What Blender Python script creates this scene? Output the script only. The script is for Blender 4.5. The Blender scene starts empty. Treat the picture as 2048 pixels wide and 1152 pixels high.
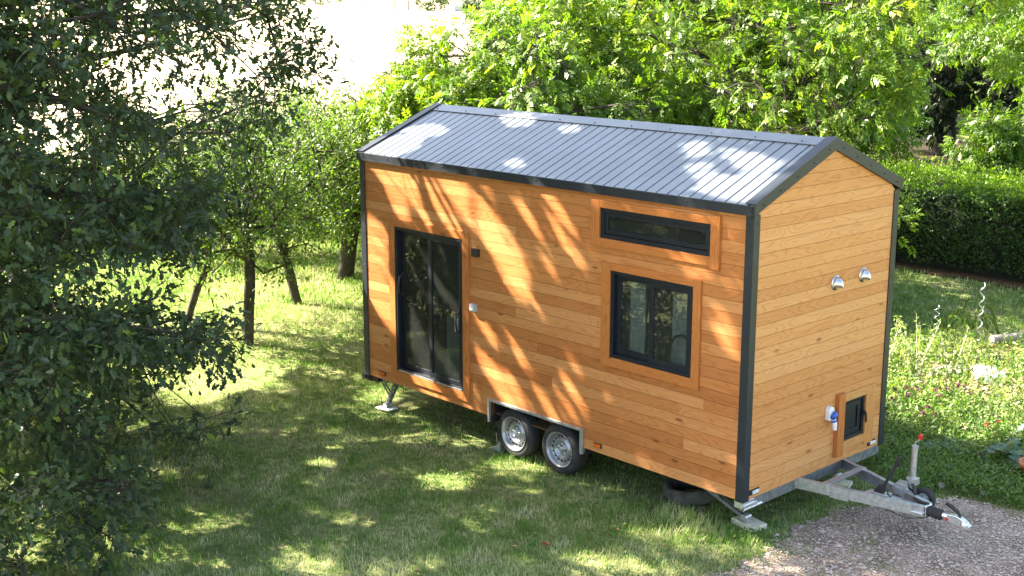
import bpy, math, random
import numpy as np
from mathutils import Vector
random.seed(7)
rng = np.random.default_rng(11)
R = math.radians
scene = bpy.context.scene
col = scene.collection

# ------------------------------------------------------------------ camera
CAM = np.array([6.9546, -9.5515, 5.1229])
cd = bpy.data.cameras.new('camera'); cd.lens = 44.87; cd.sensor_width = 36; cd.clip_start = 0.1; cd.clip_end = 3000
cam = bpy.data.objects.new('camera', cd); col.objects.link(cam)
cam.location = CAM; cam.rotation_euler = (1.35326, 0, 0.81914)
scene.camera = cam
# ------------------------------------------------------------------ sky, sun, exposure
SUN = np.array([-1.0, -0.44, 0.90])            # towards the sun
SUN_N = SUN / np.linalg.norm(SUN)
elev = math.asin(SUN_N[2])
w = bpy.data.worlds.new('World'); scene.world = w; w.use_nodes = True
nt = w.node_tree
sky = nt.nodes.new('ShaderNodeTexSky'); sky.sky_type = 'NISHITA'; sky.sun_disc = False
sky.sun_elevation = elev; sky.sun_rotation = math.atan2(SUN_N[0], SUN_N[1]); sky.dust_density = 2.0; sky.ozone_density = 0.8; sky.altitude = 100
nt.links.new(sky.outputs[0], nt.nodes['Background'].inputs[0]); nt.nodes['Background'].inputs[1].default_value = 0.088
sl = bpy.data.lights.new('sun', 'SUN'); sl.energy = 5.0; sl.angle = R(0.5); sl.color = (1, 0.96, 0.90)
so = bpy.data.objects.new('sun', sl); col.objects.link(so); so.location = (0, 0, 30)
so.rotation_euler = Vector(-SUN_N).to_track_quat('-Z', 'Y').to_euler()
scene.view_settings.view_transform = 'Standard'; scene.view_settings.look = 'None'
scene.view_settings.exposure = 2.98; scene.view_settings.gamma = 1; scene.view_settings.use_curve_mapping = False
scene.view_settings.use_white_balance = True; scene.view_settings.white_balance_temperature = 7300; scene.view_settings.white_balance_tint = 10
scene.render.engine = 'CYCLES'
scene.cycles.max_bounces = 6; scene.cycles.diffuse_bounces = 3; scene.cycles.glossy_bounces = 3
scene.cycles.transmission_bounces = 4; scene.cycles.transparent_max_bounces = 8
scene.cycles.caustics_reflective = False; scene.cycles.caustics_refractive = False

# view basis, only used to size the detail of far things and to describe outlines seen from the garden window
FW = np.array([-0.7305, 0.6829]); RT = np.array([0.6829, 0.7305])
th = R(90) - 1.35326
def uv(P):                                       # forward / right distance on the ground
    d = P[..., :2] - CAM[:2]
    return d @ FW, d @ RT
def pix(P):
    u, r = uv(P); z = P[..., 2] - CAM[2]
    dep = u * math.cos(th) - z * math.sin(th); up = u * math.sin(th) + z * math.cos(th)
    dep = np.maximum(dep, 0.01)
    return 1024 + 2552.4 * r / dep, 576 - 2552.4 * up / dep
def ground_at(u, r, z=0.0):
    p = CAM[:2] + u * FW + r * RT
    return np.array([p[0], p[1], z])

# ------------------------------------------------------------------ noise
_lat = rng.random((64, 64, 64)).astype(np.float32)
def vnoise(P, s):
    q = np.asarray(P) * s + 100.0
    i = np.floor(q).astype(int); f = q - i; f = f * f * (3 - 2 * f)
    out = 0
    for dx in (0, 1):
        for dy in (0, 1):
            for dz in (0, 1):
                wgt = (f[..., 0] if dx else 1 - f[..., 0]) * (f[..., 1] if dy else 1 - f[..., 1]) * (f[..., 2] if dz else 1 - f[..., 2])
                out = out + wgt * _lat[(i[..., 0] + dx) % 64, (i[..., 1] + dy) % 64, (i[..., 2] + dz) % 64]
    return out
def fbm(P, s):
    return 0.55 * vnoise(P, s) + 0.3 * vnoise(P, s * 2.1) + 0.15 * vnoise(P, s * 4.3)
def in_poly(px, py, poly):
    res = np.zeros(np.shape(px), bool); n = len(poly); j = n - 1
    for i in range(n):
        xi, yi = poly[i]; xj, yj = poly[j]
        if yi != yj:
            c = ((yi > py) != (yj > py)) & (px < (xj - xi) * (py - yi) / (yj - yi) + xi)
            res ^= c
        j = i
    return res

# ------------------------------------------------------------------ materials
def mat(name):
    m = bpy.data.materials.new(name); m.use_nodes = True
    n = m.node_tree.nodes; b = n['Principled BSDF']
    return m, n, m.node_tree.links, b
def plain(name, c, rough=0.5, metal=0.0, nscale=0, namt=0.15, bump=0.0, spec=0.5):
    m, n, l, b = mat(name)
    b.inputs['Base Color'].default_value = (*c, 1); b.inputs['Roughness'].default_value = rough
    b.inputs['Metallic'].default_value = metal; b.inputs['Specular IOR Level'].default_value = spec
    if nscale:
        tc = n.new('ShaderNodeTexCoord'); t = n.new('ShaderNodeTexNoise'); t.inputs['Scale'].default_value = nscale; t.inputs['Detail'].default_value = 6
        l.new(tc.outputs['Object'], t.inputs[0])
        r = n.new('ShaderNodeValToRGB'); e = r.color_ramp.elements
        e[0].position = 0.3; e[1].position = 0.7
        e[0].color = (*[v * (1 - namt) for v in c], 1); e[1].color = (*[min(1, v * (1 + namt)) for v in c], 1)
        l.new(t.outputs[0], r.inputs[0]); l.new(r.outputs[0], b.inputs['Base Color'])
        if bump:
            bm = n.new('ShaderNodeBump'); bm.inputs['Strength'].default_value = bump; bm.inputs['Distance'].default_value = 0.01
            l.new(t.outputs[0], bm.inputs['Height']); l.new(bm.outputs[0], b.inputs['Normal'])
    return m
def wood(name, axis, c0, c1, c2, rough=0.5, var=0.75):
    """larch: axis = grain direction; every separate board has its own tone and its own stretch of grain"""
    m, n, l, b = mat(name)
    tc = n.new('ShaderNodeTexCoord'); geo = n.new('ShaderNodeNewGeometry')
    off = n.new('ShaderNodeVectorMath'); off.operation = 'SCALE'; comb = n.new('ShaderNodeCombineXYZ')
    for i in range(3): l.new(geo.outputs['Random Per Island'], comb.inputs[i])
    l.new(comb.outputs[0], off.inputs[0]); off.inputs['Scale'].default_value = 37.0
    add = n.new('ShaderNodeVectorMath'); l.new(tc.outputs['Object'], add.inputs[0]); l.new(off.outputs[0], add.inputs[1])
    def stretch(a, c):
        mp = n.new('ShaderNodeMapping'); s = [c, c, c]; s[axis] = a
        mp.inputs['Scale'].default_value = s; l.new(add.outputs[0], mp.inputs[0]); return mp
    g1 = n.new('ShaderNodeTexNoise'); g1.inputs['Scale'].default_value = 1; g1.inputs['Detail'].default_value = 5; g1.inputs['Distortion'].default_value = 0.6
    l.new(stretch(1.6, 34).outputs[0], g1.inputs[0])
    wv = n.new('ShaderNodeTexNoise'); wv.inputs['Scale'].default_value = 1; wv.inputs['Detail'].default_value = 1
    l.new(stretch(1.1, 7).outputs[0], wv.inputs[0])
    ml = n.new('ShaderNodeMath'); ml.operation = 'MULTIPLY'; ml.inputs[1].default_value = 13; l.new(wv.outputs[0], ml.inputs[0])
    fr = n.new('ShaderNodeMath'); fr.operation = 'PINGPONG'; fr.inputs[1].default_value = 0.5; l.new(ml.outputs[0], fr.inputs[0])
    rg = n.new('ShaderNodeMapRange'); rg.inputs[1].default_value = 0.0; rg.inputs[2].default_value = 0.22; rg.inputs[3].default_value = 0.0; rg.inputs[4].default_value = 1.0
    l.new(fr.outputs[0], rg.inputs[0])
    base = n.new('ShaderNodeValToRGB'); e = base.color_ramp.elements
    e[0].position = 0.0; e[0].color = (*c0, 1); e[1].position = 1.0; e[1].color = (*c2, 1)
    k = e.new(0.5); k.color = (*c1, 1)
    mixv = n.new('ShaderNodeMath'); mixv.operation = 'MULTIPLY_ADD'; mixv.inputs[1].default_value = 0.55; 
    l.new(g1.outputs[0], mixv.inputs[0])
    sc = n.new('ShaderNodeMath'); sc.operation = 'MULTIPLY_ADD'; sc.inputs[1].default_value = var; sc.inputs[2].default_value = .205 - var / 2
    l.new(geo.outputs['Random Per Island'], sc.inputs[0]); l.new(sc.outputs[0], mixv.inputs[2])
    l.new(mixv.outputs[0], base.inputs[0])
    dk = n.new('ShaderNodeMixRGB'); dk.blend_type = 'MULTIPLY'; dk.inputs[2].default_value = (0.72, 0.60, 0.48, 1)
    inv = n.new('ShaderNodeMath'); inv.operation = 'SUBTRACT'; inv.inputs[0].default_value = 1.0; l.new(rg.outputs[0], inv.inputs[1])
    ms = n.new('ShaderNodeMath'); ms.operation = 'MULTIPLY'; ms.inputs[1].default_value = 0.6; l.new(inv.outputs[0], ms.inputs[0])
    l.new(ms.outputs[0], dk.inputs[0]); l.new(base.outputs[0], dk.inputs[1])
    # knots
    vo = n.new('ShaderNodeTexVoronoi'); vo.inputs['Scale'].default_value = 1; l.new(stretch(1.4, 4.2).outputs[0], vo.inputs[0])
    kr = n.new('ShaderNodeMapRange'); kr.inputs[1].default_value = 0.05; kr.inputs[2].default_value = 0.09; kr.inputs[3].default_value = 0.75; kr.inputs[4].default_value = 0.0
    l.new(vo.outputs['Distance'], kr.inputs[0])
    kn = n.new('ShaderNodeMixRGB'); kn.inputs[2].default_value = (c0[0] * .4, c0[1] * .33, c0[2] * .3, 1); l.new(kr.outputs[0], kn.inputs[0]); l.new(dk.outputs[0], kn.inputs[1])
    l.new(kn.outputs[0], b.inputs['Base Color']); b.inputs['Roughness'].default_value = rough; b.inputs['Specular IOR Level'].default_value = 0.3
    bp = n.new('ShaderNodeBump'); bp.inputs['Strength'].default_value = 0.25; bp.inputs['Distance'].default_value = 0.002
    l.new(g1.outputs[0], bp.inputs['Height']); l.new(bp.outputs[0], b.inputs['Normal'])
    return m
def leafmat(name, stops, transl, tcol, rough=0.4, gloss=0.12):
    """stops: colours along the per-leaf tint attribute"""
    m, n, l, b = mat(name); n.remove(b); out = n['Material Output']
    at = n.new('ShaderNodeAttribute'); at.attribute_name = 'tint'
    rp = n.new('ShaderNodeValToRGB'); el = rp.color_ramp.elements
    while len(el) < len(stops): el.new(0.5)
    for i, c in enumerate(stops): el[i].position = i / (len(stops) - 1); el[i].color = (*c, 1)
    l.new(at.outputs['Fac'], rp.inputs[0])
    df = n.new('ShaderNodeBsdfDiffuse'); l.new(rp.outputs[0], df.inputs[0])
    tr = n.new('ShaderNodeBsdfTranslucent'); mc = n.new('ShaderNodeMixRGB'); mc.blend_type = 'MULTIPLY'; mc.inputs[0].default_value = 1; mc.inputs[2].default_value = (*tcol, 1)
    l.new(rp.outputs[0], mc.inputs[1]); l.new(mc.outputs[0], tr.inputs[0])
    mx = n.new('ShaderNodeMixShader'); mx.inputs[0].default_value = transl; l.new(df.outputs[0], mx.inputs[1]); l.new(tr.outputs[0], mx.inputs[2])
    gl = n.new('ShaderNodeBsdfGlossy'); gl.inputs['Roughness'].default_value = rough + .15; gl.inputs[0].default_value = (1, 1, 1, 1)
    lw = n.new('ShaderNodeFresnel'); lw.inputs[0].default_value = 1.38
    ma = n.new('ShaderNodeMath'); ma.operation = 'MULTIPLY'; ma.inputs[1].default_value = gloss * 3; l.new(lw.outputs[0], ma.inputs[0])
    cl = n.new('ShaderNodeMath'); cl.operation = 'MINIMUM'; cl.inputs[1].default_value = 0.045; l.new(ma.outputs[0], cl.inputs[0])
    m2 = n.new('ShaderNodeMixShader'); l.new(cl.outputs[0], m2.inputs[0]); l.new(mx.outputs[0], m2.inputs[1]); l.new(gl.outputs[0], m2.inputs[2])
    l.new(m2.outputs[0], out.inputs[0])
    return m
def glassmat(name, tint, refl=1.75):
    m, n, l, b = mat(name); n.remove(b); out = n['Material Output']
    t = n.new('ShaderNodeBsdfTransparent'); t.inputs[0].default_value = (*tint, 1)
    g = n.new('ShaderNodeBsdfGlossy'); g.inputs['Roughness'].default_value = 0.0; g.inputs[0].default_value = (0.9, 0.93, 0.95, 1)
    f = n.new('ShaderNodeFresnel'); f.inputs[0].default_value = refl
    x = n.new('ShaderNodeMixShader'); ge = n.new('ShaderNodeNewGeometry'); fm = n.new('ShaderNodeMath'); fm.operation = 'MULTIPLY'; iv = n.new('ShaderNodeMath'); iv.operation = 'SUBTRACT'; iv.inputs[0].default_value = 1; l.new(ge.outputs['Backfacing'], iv.inputs[1]); l.new(f.outputs[0], fm.inputs[0]); l.new(iv.outputs[0], fm.inputs[1]); l.new(fm.outputs[0], x.inputs[0]); l.new(t.outputs[0], x.inputs[1]); l.new(g.outputs[0], x.inputs[2]); du = n.new('ShaderNodeBsdfDiffuse'); du.inputs[0].default_value = (.55, .58, .54, 1); dm = n.new('ShaderNodeMixShader'); dm.inputs[0].default_value = .02
    l.new(x.outputs[0], dm.inputs[1]); l.new(du.outputs[0], dm.inputs[2]); l.new(dm.outputs[0], out.inputs[0])
    return m
WC = ((0.37, 0.115, 0.032), (0.50, 0.190, 0.060), (0.61, 0.28, 0.11))
M = {}
M['wood_x'] = wood('larch_boards_along', 0, *WC)
M['wood_y'] = wood('larch_boards_across', 1, (0.48, 0.19, 0.058), (0.59, 0.27, 0.095), (0.66, 0.35, 0.15), .5, .55)
RC = ((0.42, 0.13, 0.035), (0.50, 0.175, 0.047), (0.56, 0.23, 0.07))
M['trim_x'] = wood('larch_trim_x', 0, *RC); M['trim_y'] = wood('larch_trim_y', 1, (0.50, 0.23, 0.07), (0.56, 0.28, 0.10), (0.62, 0.34, 0.14)); M['trim_z'] = wood('larch_trim_z', 2, *RC); M['trim_zp'] = wood('larch_trim_pale', 2, (0.48, 0.19, 0.058), (0.58, 0.265, 0.09), (0.64, 0.33, 0.13))
M['membrane'] = plain('brown_membrane', (0.10, 0.045, 0.018), 0.9)
M['anthracite'] = plain('anthracite_metal', (0.018, 0.023, 0.031), 0.42, 0.0, 3, 0.12, 0, 0.4)
M['roof'] = plain('roof_sheet_metal', (0.16, 0.178, 0.195), 0.33, 0.35, 2.5, 0.12)
M['screw'] = plain('dark_screw', (0.03, 0.03, 0.03), 0.4, 0.6)
M['frame'] = plain('anthracite_aluminium', (0.009, 0.012, 0.019), 0.45, 0.0, 4, 0.1, 0, 0.35)
M['galv'] = plain('galvanised_steel', (0.46, 0.48, 0.50), 0.42, 0.75, 22, 0.22, 0.05)
M['galv_dark'] = plain('galvanised_weathered', (0.20, 0.22, 0.22), 0.55, 0.6, 16, 0.3)
M['zinc'] = plain('bright_zinc', (0.72, 0.74, 0.76), 0.3, 0.8, 18, 0.15)
M['steel'] = plain('polished_steel', (0.62, 0.62, 0.63), 0.2, 1.0)
M['rim'] = plain('silver_rim', (0.34, 0.35, 0.37), 0.35, 0.6, 8, 0.1)
M['tyre'] = plain('tyre_rubber', (0.022, 0.022, 0.024), 0.75, 0, 14, 0.3, 0.1)
M['oldtyre'] = plain('muddy_rubber', (0.05, 0.05, 0.042), 0.9, 0, 9, 0.6, 0.3)
M['black'] = plain('black_plastic', (0.018, 0.018, 0.02), 0.5, 0, 10, 0.2)
M['hole'] = plain('hollow_dark', (0.006, 0.006, 0.006), 0.9)
M['white'] = plain('white_plastic', (0.75, 0.76, 0.78), 0.35, 0, 10, 0.04)
M['greybox'] = plain('grey_plastic', (0.36, 0.39, 0.40), 0.45, 0, 10, 0.08)
M['blue'] = plain('blue_plastic', (0.02, 0.09, 0.42), 0.35, 0, 10, 0.1)
M['red'] = plain('red_plastic', (0.60, 0.03, 0.02), 0.35, 0, 10, 0.1)
M['orange'] = plain('orange_lens', (0.70, 0.12, 0.01), 0.15, 0, 30, 0.25)
M['lens'] = plain('clear_lens', (0.65, 0.66, 0.66), 0.12, 0, 60, 0.25)
M['glass'] = glassmat('window_glass', (0.72, 0.76, 0.73), 1.9)
M['interior'] = plain('interior_lining', (0.30, 0.30, 0.27), 0.8, 0, 3, 0.1)
M['curtain'] = plain('pale_panel', (0.27, 0.285, 0.30), 0.8, 0, 3, 0.1)
M['pale_wood'] = plain('weathered_plank', (0.74, 0.68, 0.52), 0.8, 0, 20, 0.2, 0.2)
M['bark'] = plain('bark', (0.045, 0.036, 0.028), 0.95, 0, 9, 0.5, 0.8)
M['bark_dark'] = plain('bark_dark', (0.045, 0.038, 0.03), 0.95, 0, 12, 0.5, 0.8)
M['terracotta'] = plain('terracotta', (0.40, 0.15, 0.07), 0.8, 0, 12, 0.2)
M['stone'] = plain('pale_stone', (0.50, 0.47, 0.42), 0.85, 0, 8, 0.3, 0.4)
M['slate'] = plain('grey_timber', (0.20, 0.19, 0.18), 0.85, 0, 14, 0.4, 0.4)
M['log'] = plain('cut_log', (0.30, 0.26, 0.22), 0.9, 0, 16, 0.35, 0.4)
M['spiral'] = plain('spiral_stake_metal', (0.62, 0.63, 0.62), 0.3, 0.8)
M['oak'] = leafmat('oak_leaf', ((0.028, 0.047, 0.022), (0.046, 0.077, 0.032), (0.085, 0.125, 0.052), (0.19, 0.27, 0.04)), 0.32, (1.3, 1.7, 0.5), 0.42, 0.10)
M['walnut'] = leafmat('walnut_leaf', ((0.070, 0.145, 0.018), (0.115, 0.21, 0.025), (0.20, 0.29, 0.03), (0.31, 0.37, 0.04)), 0.45, (1.35, 1.5, 0.5), 0.4, 0.08)
M['plum'] = leafmat('fruit_leaf', ((0.045, 0.09, 0.025), (0.075, 0.14, 0.03), (0.14, 0.22, 0.045), (0.24, 0.32, 0.06)), 0.42, (1.3, 1.5, 0.5), 0.4, 0.09)
M['shrub'] = leafmat('shrub_leaf', ((0.03, 0.05, 0.018), (0.05, 0.085, 0.025), (0.09, 0.14, 0.035)), 0.35, (1.2, 1.4, 0.5), 0.45, 0.08)
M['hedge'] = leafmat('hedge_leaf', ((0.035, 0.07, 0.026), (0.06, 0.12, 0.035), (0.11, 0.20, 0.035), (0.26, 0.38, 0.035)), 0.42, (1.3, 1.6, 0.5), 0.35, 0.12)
M['darkleaf'] = leafmat('evergreen_leaf', ((0.018, 0.03, 0.018), (0.03, 0.05, 0.028), (0.06, 0.09, 0.05)), 0.2, (1.2, 1.4, 0.5), 0.3, 0.16)
M['grass'] = leafmat('grass_blade', ((0.56, 0.55, 0.33), (0.38, 0.45, 0.18), (0.22, 0.34, 0.09), (0.12, 0.235, 0.045)), 0.30, (1.1, 1.2, 0.7), 0.6, 0.0)
M['garden'] = leafmat('garden_leaf', ((0.30, 0.28, 0.14), (0.20, 0.27, 0.06), (0.11, 0.20, 0.035), (0.06, 0.13, 0.03)), 0.38, (1.2, 1.4, 0.5), 0.45, 0.08)
M['straw'] = leafmat('dry_straw', ((0.55, 0.47, 0.30), (0.45, 0.38, 0.22), (0.34, 0.27, 0.15)), 0.15, (1.1, 1.1, 0.9), 0.6, 0.04)
M['silver'] = leafmat('artichoke_leaf', ((0.07, 0.14, 0.09), (0.11, 0.19, 0.13), (0.16, 0.25, 0.18)), 0.3, (1, 1.1, 0.8), 0.5, 0.06)
M['petal'] = leafmat('purple_petal', ((0.12, 0.015, 0.06), (0.22, 0.03, 0.11)), 0.3, (1.2, 1, 1), 0.5, 0.05)
M['redpetal'] = leafmat('red_petal', ((0.40, 0.015, 0.03), (0.5, 0.03, 0.06)), 0.3, (1.2, 1, 1), 0.5, 0.05)
M['deadleaf'] = leafmat('dead_leaf', ((0.38, 0.17, 0.08), (0.42, 0.30, 0.18)), 0.2, (1.1, 1, 0.8), 0.5, 0.06)

def groundmat():
    m, n, l, b = mat('lawn_soil')
    tc = n.new('ShaderNodeTexCoord')
    def nz(s, d=6):
        t = n.new('ShaderNodeTexNoise'); t.inputs['Scale'].default_value = s; t.inputs['Detail'].default_value = d; l.new(tc.outputs['Object'], t.inputs[0]); return t
    a = nz(0.8); bb = nz(9); c = nz(60, 3)
    r1 = n.new('ShaderNodeValToRGB'); e = r1.color_ramp.elements; e[0].position = .35; e[1].position = .65
    e[0].color = (0.11, 0.16, 0.05, 1); e[1].color = (0.27, 0.28, 0.12, 1); l.new(bb.outputs[0], r1.inputs[0])
    r2 = n.new('ShaderNodeValToRGB'); e = r2.color_ramp.elements; e[0].position = .4; e[1].position = .6
    e[0].color = (0.6, 0.6, 0.6, 1); e[1].color = (1.15, 1.15, 1.1, 1); l.new(c.outputs[0], r2.inputs[0])
    x = n.new('ShaderNodeMixRGB'); x.blend_type = 'MULTIPLY'; x.inputs[0].default_value = 1; l.new(r1.outputs[0], x.inputs[1]); l.new(r2.outputs[0], x.inputs[2])
    y = n.new('ShaderNodeMixRGB'); y.inputs[2].default_value = (0.20, 0.16, 0.10, 1); l.new(x.outputs[0], y.inputs[1])
    r3 = n.new('ShaderNodeMapRange'); r3.inputs[1].default_value = .52; r3.inputs[2].default_value = .72; r3.inputs[4].default_value = .6; l.new(a.outputs[0], r3.inputs[0]); l.new(r3.outputs[0], y.inputs[0])
    l.new(y.outputs[0], b.inputs['Base Color']); b.inputs['Roughness'].default_value = 0.95; b.inputs['Specular IOR Level'].default_value = 0.1
    bp = n.new('ShaderNodeBump'); bp.inputs['Strength'].default_value = .6; bp.inputs['Distance'].default_value = .03; l.new(c.outputs[0], bp.inputs['Height']); l.new(bp.outputs[0], b.inputs['Normal'])
    return m
M['lawn'] = groundmat()
M['field'] = plain('stubble_field', (0.52, 0.44, 0.30), 0.95, 0, 0.6, 0.14, 0.3, 0.1)
M['litter'] = plain('leaf_litter', (0.035, 0.03, 0.018), 0.95, 0, 5, 0.5, 0.4, 0.1)  # leaf litter, colour darkened to stand in for missing tree shade
M['sunlawn'] = plain('far_lawn', (0.16, 0.21, 0.06), 0.95, 0, 3, 0.25, 0.4, 0.1)
M['mulch'] = plain('straw_mulch', (0.34, 0.27, 0.17), 0.95, 0, 14, 0.45, 0.8, 0.1)
def gravelmat():
    m, n, l, b = mat('pink_gravel')
    tc = n.new('ShaderNodeTexCoord')
    v = n.new('ShaderNodeTexVoronoi'); v.inputs['Scale'].default_value = 60; l.new(tc.outputs['Object'], v.inputs[0])
    r = n.new('ShaderNodeValToRGB'); e = r.color_ramp.elements; e[0].color = (0.19, 0.145, 0.11, 1); e[1].color = (0.54, 0.44, 0.36, 1)
    k = e.new(.5); k.color = (0.34, 0.26, 0.205, 1)
    sp = n.new('ShaderNodeSeparateColor'); l.new(v.outputs['Color'], sp.inputs[0]); l.new(sp.outputs[0], r.inputs[0])
    t = n.new('ShaderNodeTexNoise'); t.inputs['Scale'].default_value = 2.5; t.inputs['Detail'].default_value = 6; l.new(tc.outputs['Object'], t.inputs[0])
    r2 = n.new('ShaderNodeValToRGB'); e = r2.color_ramp.elements; e[0].position = .35; e[1].position = .65; e[0].color = (.55, .52, .46, 1); e[1].color = (1.12, 1.08, 1.02, 1); l.new(t.outputs[0], r2.inputs[0])
    x = n.new('ShaderNodeMixRGB'); x.blend_type = 'MULTIPLY'; x.inputs[0].default_value = 1; l.new(r.outputs[0], x.inputs[1]); l.new(r2.outputs[0], x.inputs[2])
    l.new(x.outputs[0], b.inputs['Base Color']); b.inputs['Roughness'].default_value = .9
    bp = n.new('ShaderNodeBump'); bp.inputs['Strength'].default_value = .9; bp.inputs['Distance'].default_value = .012; bp.invert = True; l.new(v.outputs['Distance'], bp.inputs['Height']); l.new(bp.outputs[0], b.inputs['Normal'])
    return m
M['gravel'] = gravelmat()

# ------------------------------------------------------------------ object helpers
def tag(o, label=None, cat=None, group=None, kind=None):
    if label: o['label'] = label
    if cat: o['category'] = cat
    if group: o['group'] = group
    if kind: o['kind'] = kind
    return o
def empty(name, loc=(0, 0, 0), rz=0.0):
    o = bpy.data.objects.new(name, None); col.objects.link(o); o.location = loc; o.rotation_euler = (0, 0, rz); o.empty_display_size = 0.2
    return o
def link(name, me, parent=None):
    o = bpy.data.objects.new(name, me); col.objects.link(o)
    if parent: o.parent = parent
    return o
def copy_tree(o, parent=None):
    c = o.copy(); col.objects.link(c)
    if parent: c.parent = parent
    for ch in list(o.children): copy_tree(ch, c)
    return c
class MB:
    def __init__(s): s.v = []; s.f = []; s.m = []; s.sm = []
    def add(s, vs, fs, mi=0, smooth=False):
        k = len(s.v); s.v += [tuple(map(float, p)) for p in vs]
        for f in fs: s.f.append(tuple(i + k for i in f)); s.m.append(mi); s.sm.append(smooth)
        return s
    def hexa(s, p, mi=0):
        return s.add(p, [(0, 3, 2, 1), (4, 5, 6, 7), (0, 1, 5, 4), (1, 2, 6, 5), (2, 3, 7, 6), (3, 0, 4, 7)], mi)
    def box(s, x0, x1, y0, y1, z0, z1, mi=0):
        return s.hexa([(x0, y0, z0), (x1, y0, z0), (x1, y1, z0), (x0, y1, z0), (x0, y0, z1), (x1, y0, z1), (x1, y1, z1), (x0, y1, z1)], mi)
    def bar(s, a, b, wd, ht, mi=0, up=(0, 0, 1)):
        a = Vector(a); b = Vector(b); d = (b - a).normalized(); sd = d.cross(Vector(up)).normalized() * wd / 2; u = sd.cross(d).normalized() * ht / 2
        return s.hexa([a - sd - u, b - sd - u, b + sd - u, a + sd - u, a - sd + u, b - sd + u, b + sd + u, a + sd + u], mi)
    def tube(s, path, rad, seg=10, mi=0, cap=True, smooth=True):
        P = [Vector(p) for p in path]; n = len(P)
        if not hasattr(rad, '__len__'): rad = [rad] * n
        t0 = (P[1] - P[0]).normalized(); ref = Vector((0, 0, 1)) if abs(t0.z) < .9 else Vector((1, 0, 0))
        a = t0.cross(ref).normalized(); vs = []
        for i in range(n):
            t = (P[min(i + 1, n - 1)] - P[max(i - 1, 0)]).normalized()
            a = (a - t * a.dot(t)).normalized(); b = t.cross(a)
            for k in range(seg):
                w_ = 2 * math.pi * k / seg; vs.append(P[i] + (a * math.cos(w_) + b * math.sin(w_)) * rad[i])
        fs = [(i * seg + k, i * seg + (k + 1) % seg, (i + 1) * seg + (k + 1) % seg, (i + 1) * seg + k) for i in range(n - 1) for k in range(seg)]
        s.add(vs, fs, mi, smooth)
        if cap: s.add(vs[:seg], [tuple(range(seg))[::-1]], mi); s.add(vs[-seg:], [tuple(range(seg))], mi)
        return s
    def lathe(s, prof, c, axis, seg=32, mi=0, closed=False, smooth=True, a0=0, a1=2 * math.pi):
        """prof = (along axis, radius)"""
        ax = Vector(axis).normalized(); ref = Vector((0, 0, 1)) if abs(ax.z) < .9 else Vector((1, 0, 0))
        a = ax.cross(ref).normalized(); b = ax.cross(a); c = Vector(c); vs = []
        full = abs(a1 - a0 - 2 * math.pi) < 1e-6; ns = seg if full else seg + 1
        for k in range(ns):
            w_ = a0 + (a1 - a0) * k / seg
            for h, r in prof: vs.append(c + ax * h + (a * math.cos(w_) + b * math.sin(w_)) * r)
        n = len(prof); fs = []
        for k in range(seg):
            k2 = (k + 1) % ns
            for i in range(n if closed else n - 1):
                j = (i + 1) % n; fs.append((k * n + i, k2 * n + i, k2 * n + j, k * n + j))
        return s.add(vs, fs, mi, smooth)
    def prism(s, poly, axis, a0, a1, mi=0):
        """poly in the two other axes in order"""
        def mk(p, a):
            q = list(p); q.insert(axis, a); return q
        n = len(poly); vs = [mk(p, a0) for p in poly] + [mk(p, a1) for p in poly]
        return s.add(vs, [tuple(range(n))[::-1], tuple(range(n, 2 * n))] + [(i, (i + 1) % n, n + (i + 1) % n, n + i) for i in range(n)], mi)
    def build(s, name, mats, parent=None, bevel=0, origin=None):
        me = bpy.data.meshes.new(name); vs = s.v
        if origin is not None: vs = [(a - origin[0], b - origin[1], c - origin[2]) for a, b, c in vs]
        me.from_pydata(vs, [], s.f)
        for m in (mats if isinstance(mats, (list, tuple)) else [mats]): me.materials.append(m)
        me.polygons.foreach_set('material_index', s.m); me.polygons.foreach_set('use_smooth', s.sm); me.update()
        import bmesh
        bm = bmesh.new(); bm.from_mesh(me); bmesh.ops.recalc_face_normals(bm, faces=bm.faces); bm.to_mesh(me); bm.free()
        o = link(name, me, parent)
        if bevel:
            md = o.modifiers.new('bevel', 'BEVEL'); md.width = bevel; md.segments = 2; md.limit_method = 'ANGLE'; md.angle_limit = R(40)
        return o
def np_mesh(name, verts, sizes, loops, mats, parent=None, tint=None, mi=None, smooth=False, origin=None):
    """verts (N,3); sizes (F,) loop counts; loops flat indices; tint per face"""
    me = bpy.data.meshes.new(name); verts = np.asarray(verts, np.float32)
    if origin is not None: verts = verts - np.asarray(origin, np.float32)
    me.vertices.add(len(verts)); me.vertices.foreach_set('co', verts.ravel())
    me.loops.add(len(loops)); me.loops.foreach_set('vertex_index', np.asarray(loops, np.int32))
    me.polygons.add(len(sizes)); st = np.zeros(len(sizes), np.int32); st[1:] = np.cumsum(sizes)[:-1]
    me.polygons.foreach_set('loop_start', st)
    for m in (mats if isinstance(mats, (list, tuple)) else [mats]): me.materials.append(m)
    if mi is not None: me.polygons.foreach_set('material_index', np.asarray(mi, np.int32))
    if smooth: me.polygons.foreach_set('use_smooth', np.ones(len(sizes), bool))
    if tint is not None:
        a = me.attributes.new('tint', 'FLOAT', 'FACE'); a.data.foreach_set('value', np.asarray(tint, np.float32))
    me.update(calc_edges=True)
    return link(name, me, parent)
def norm(a): return a / np.maximum(np.linalg.norm(a, axis=-1, keepdims=True), 1e-9)

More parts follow.
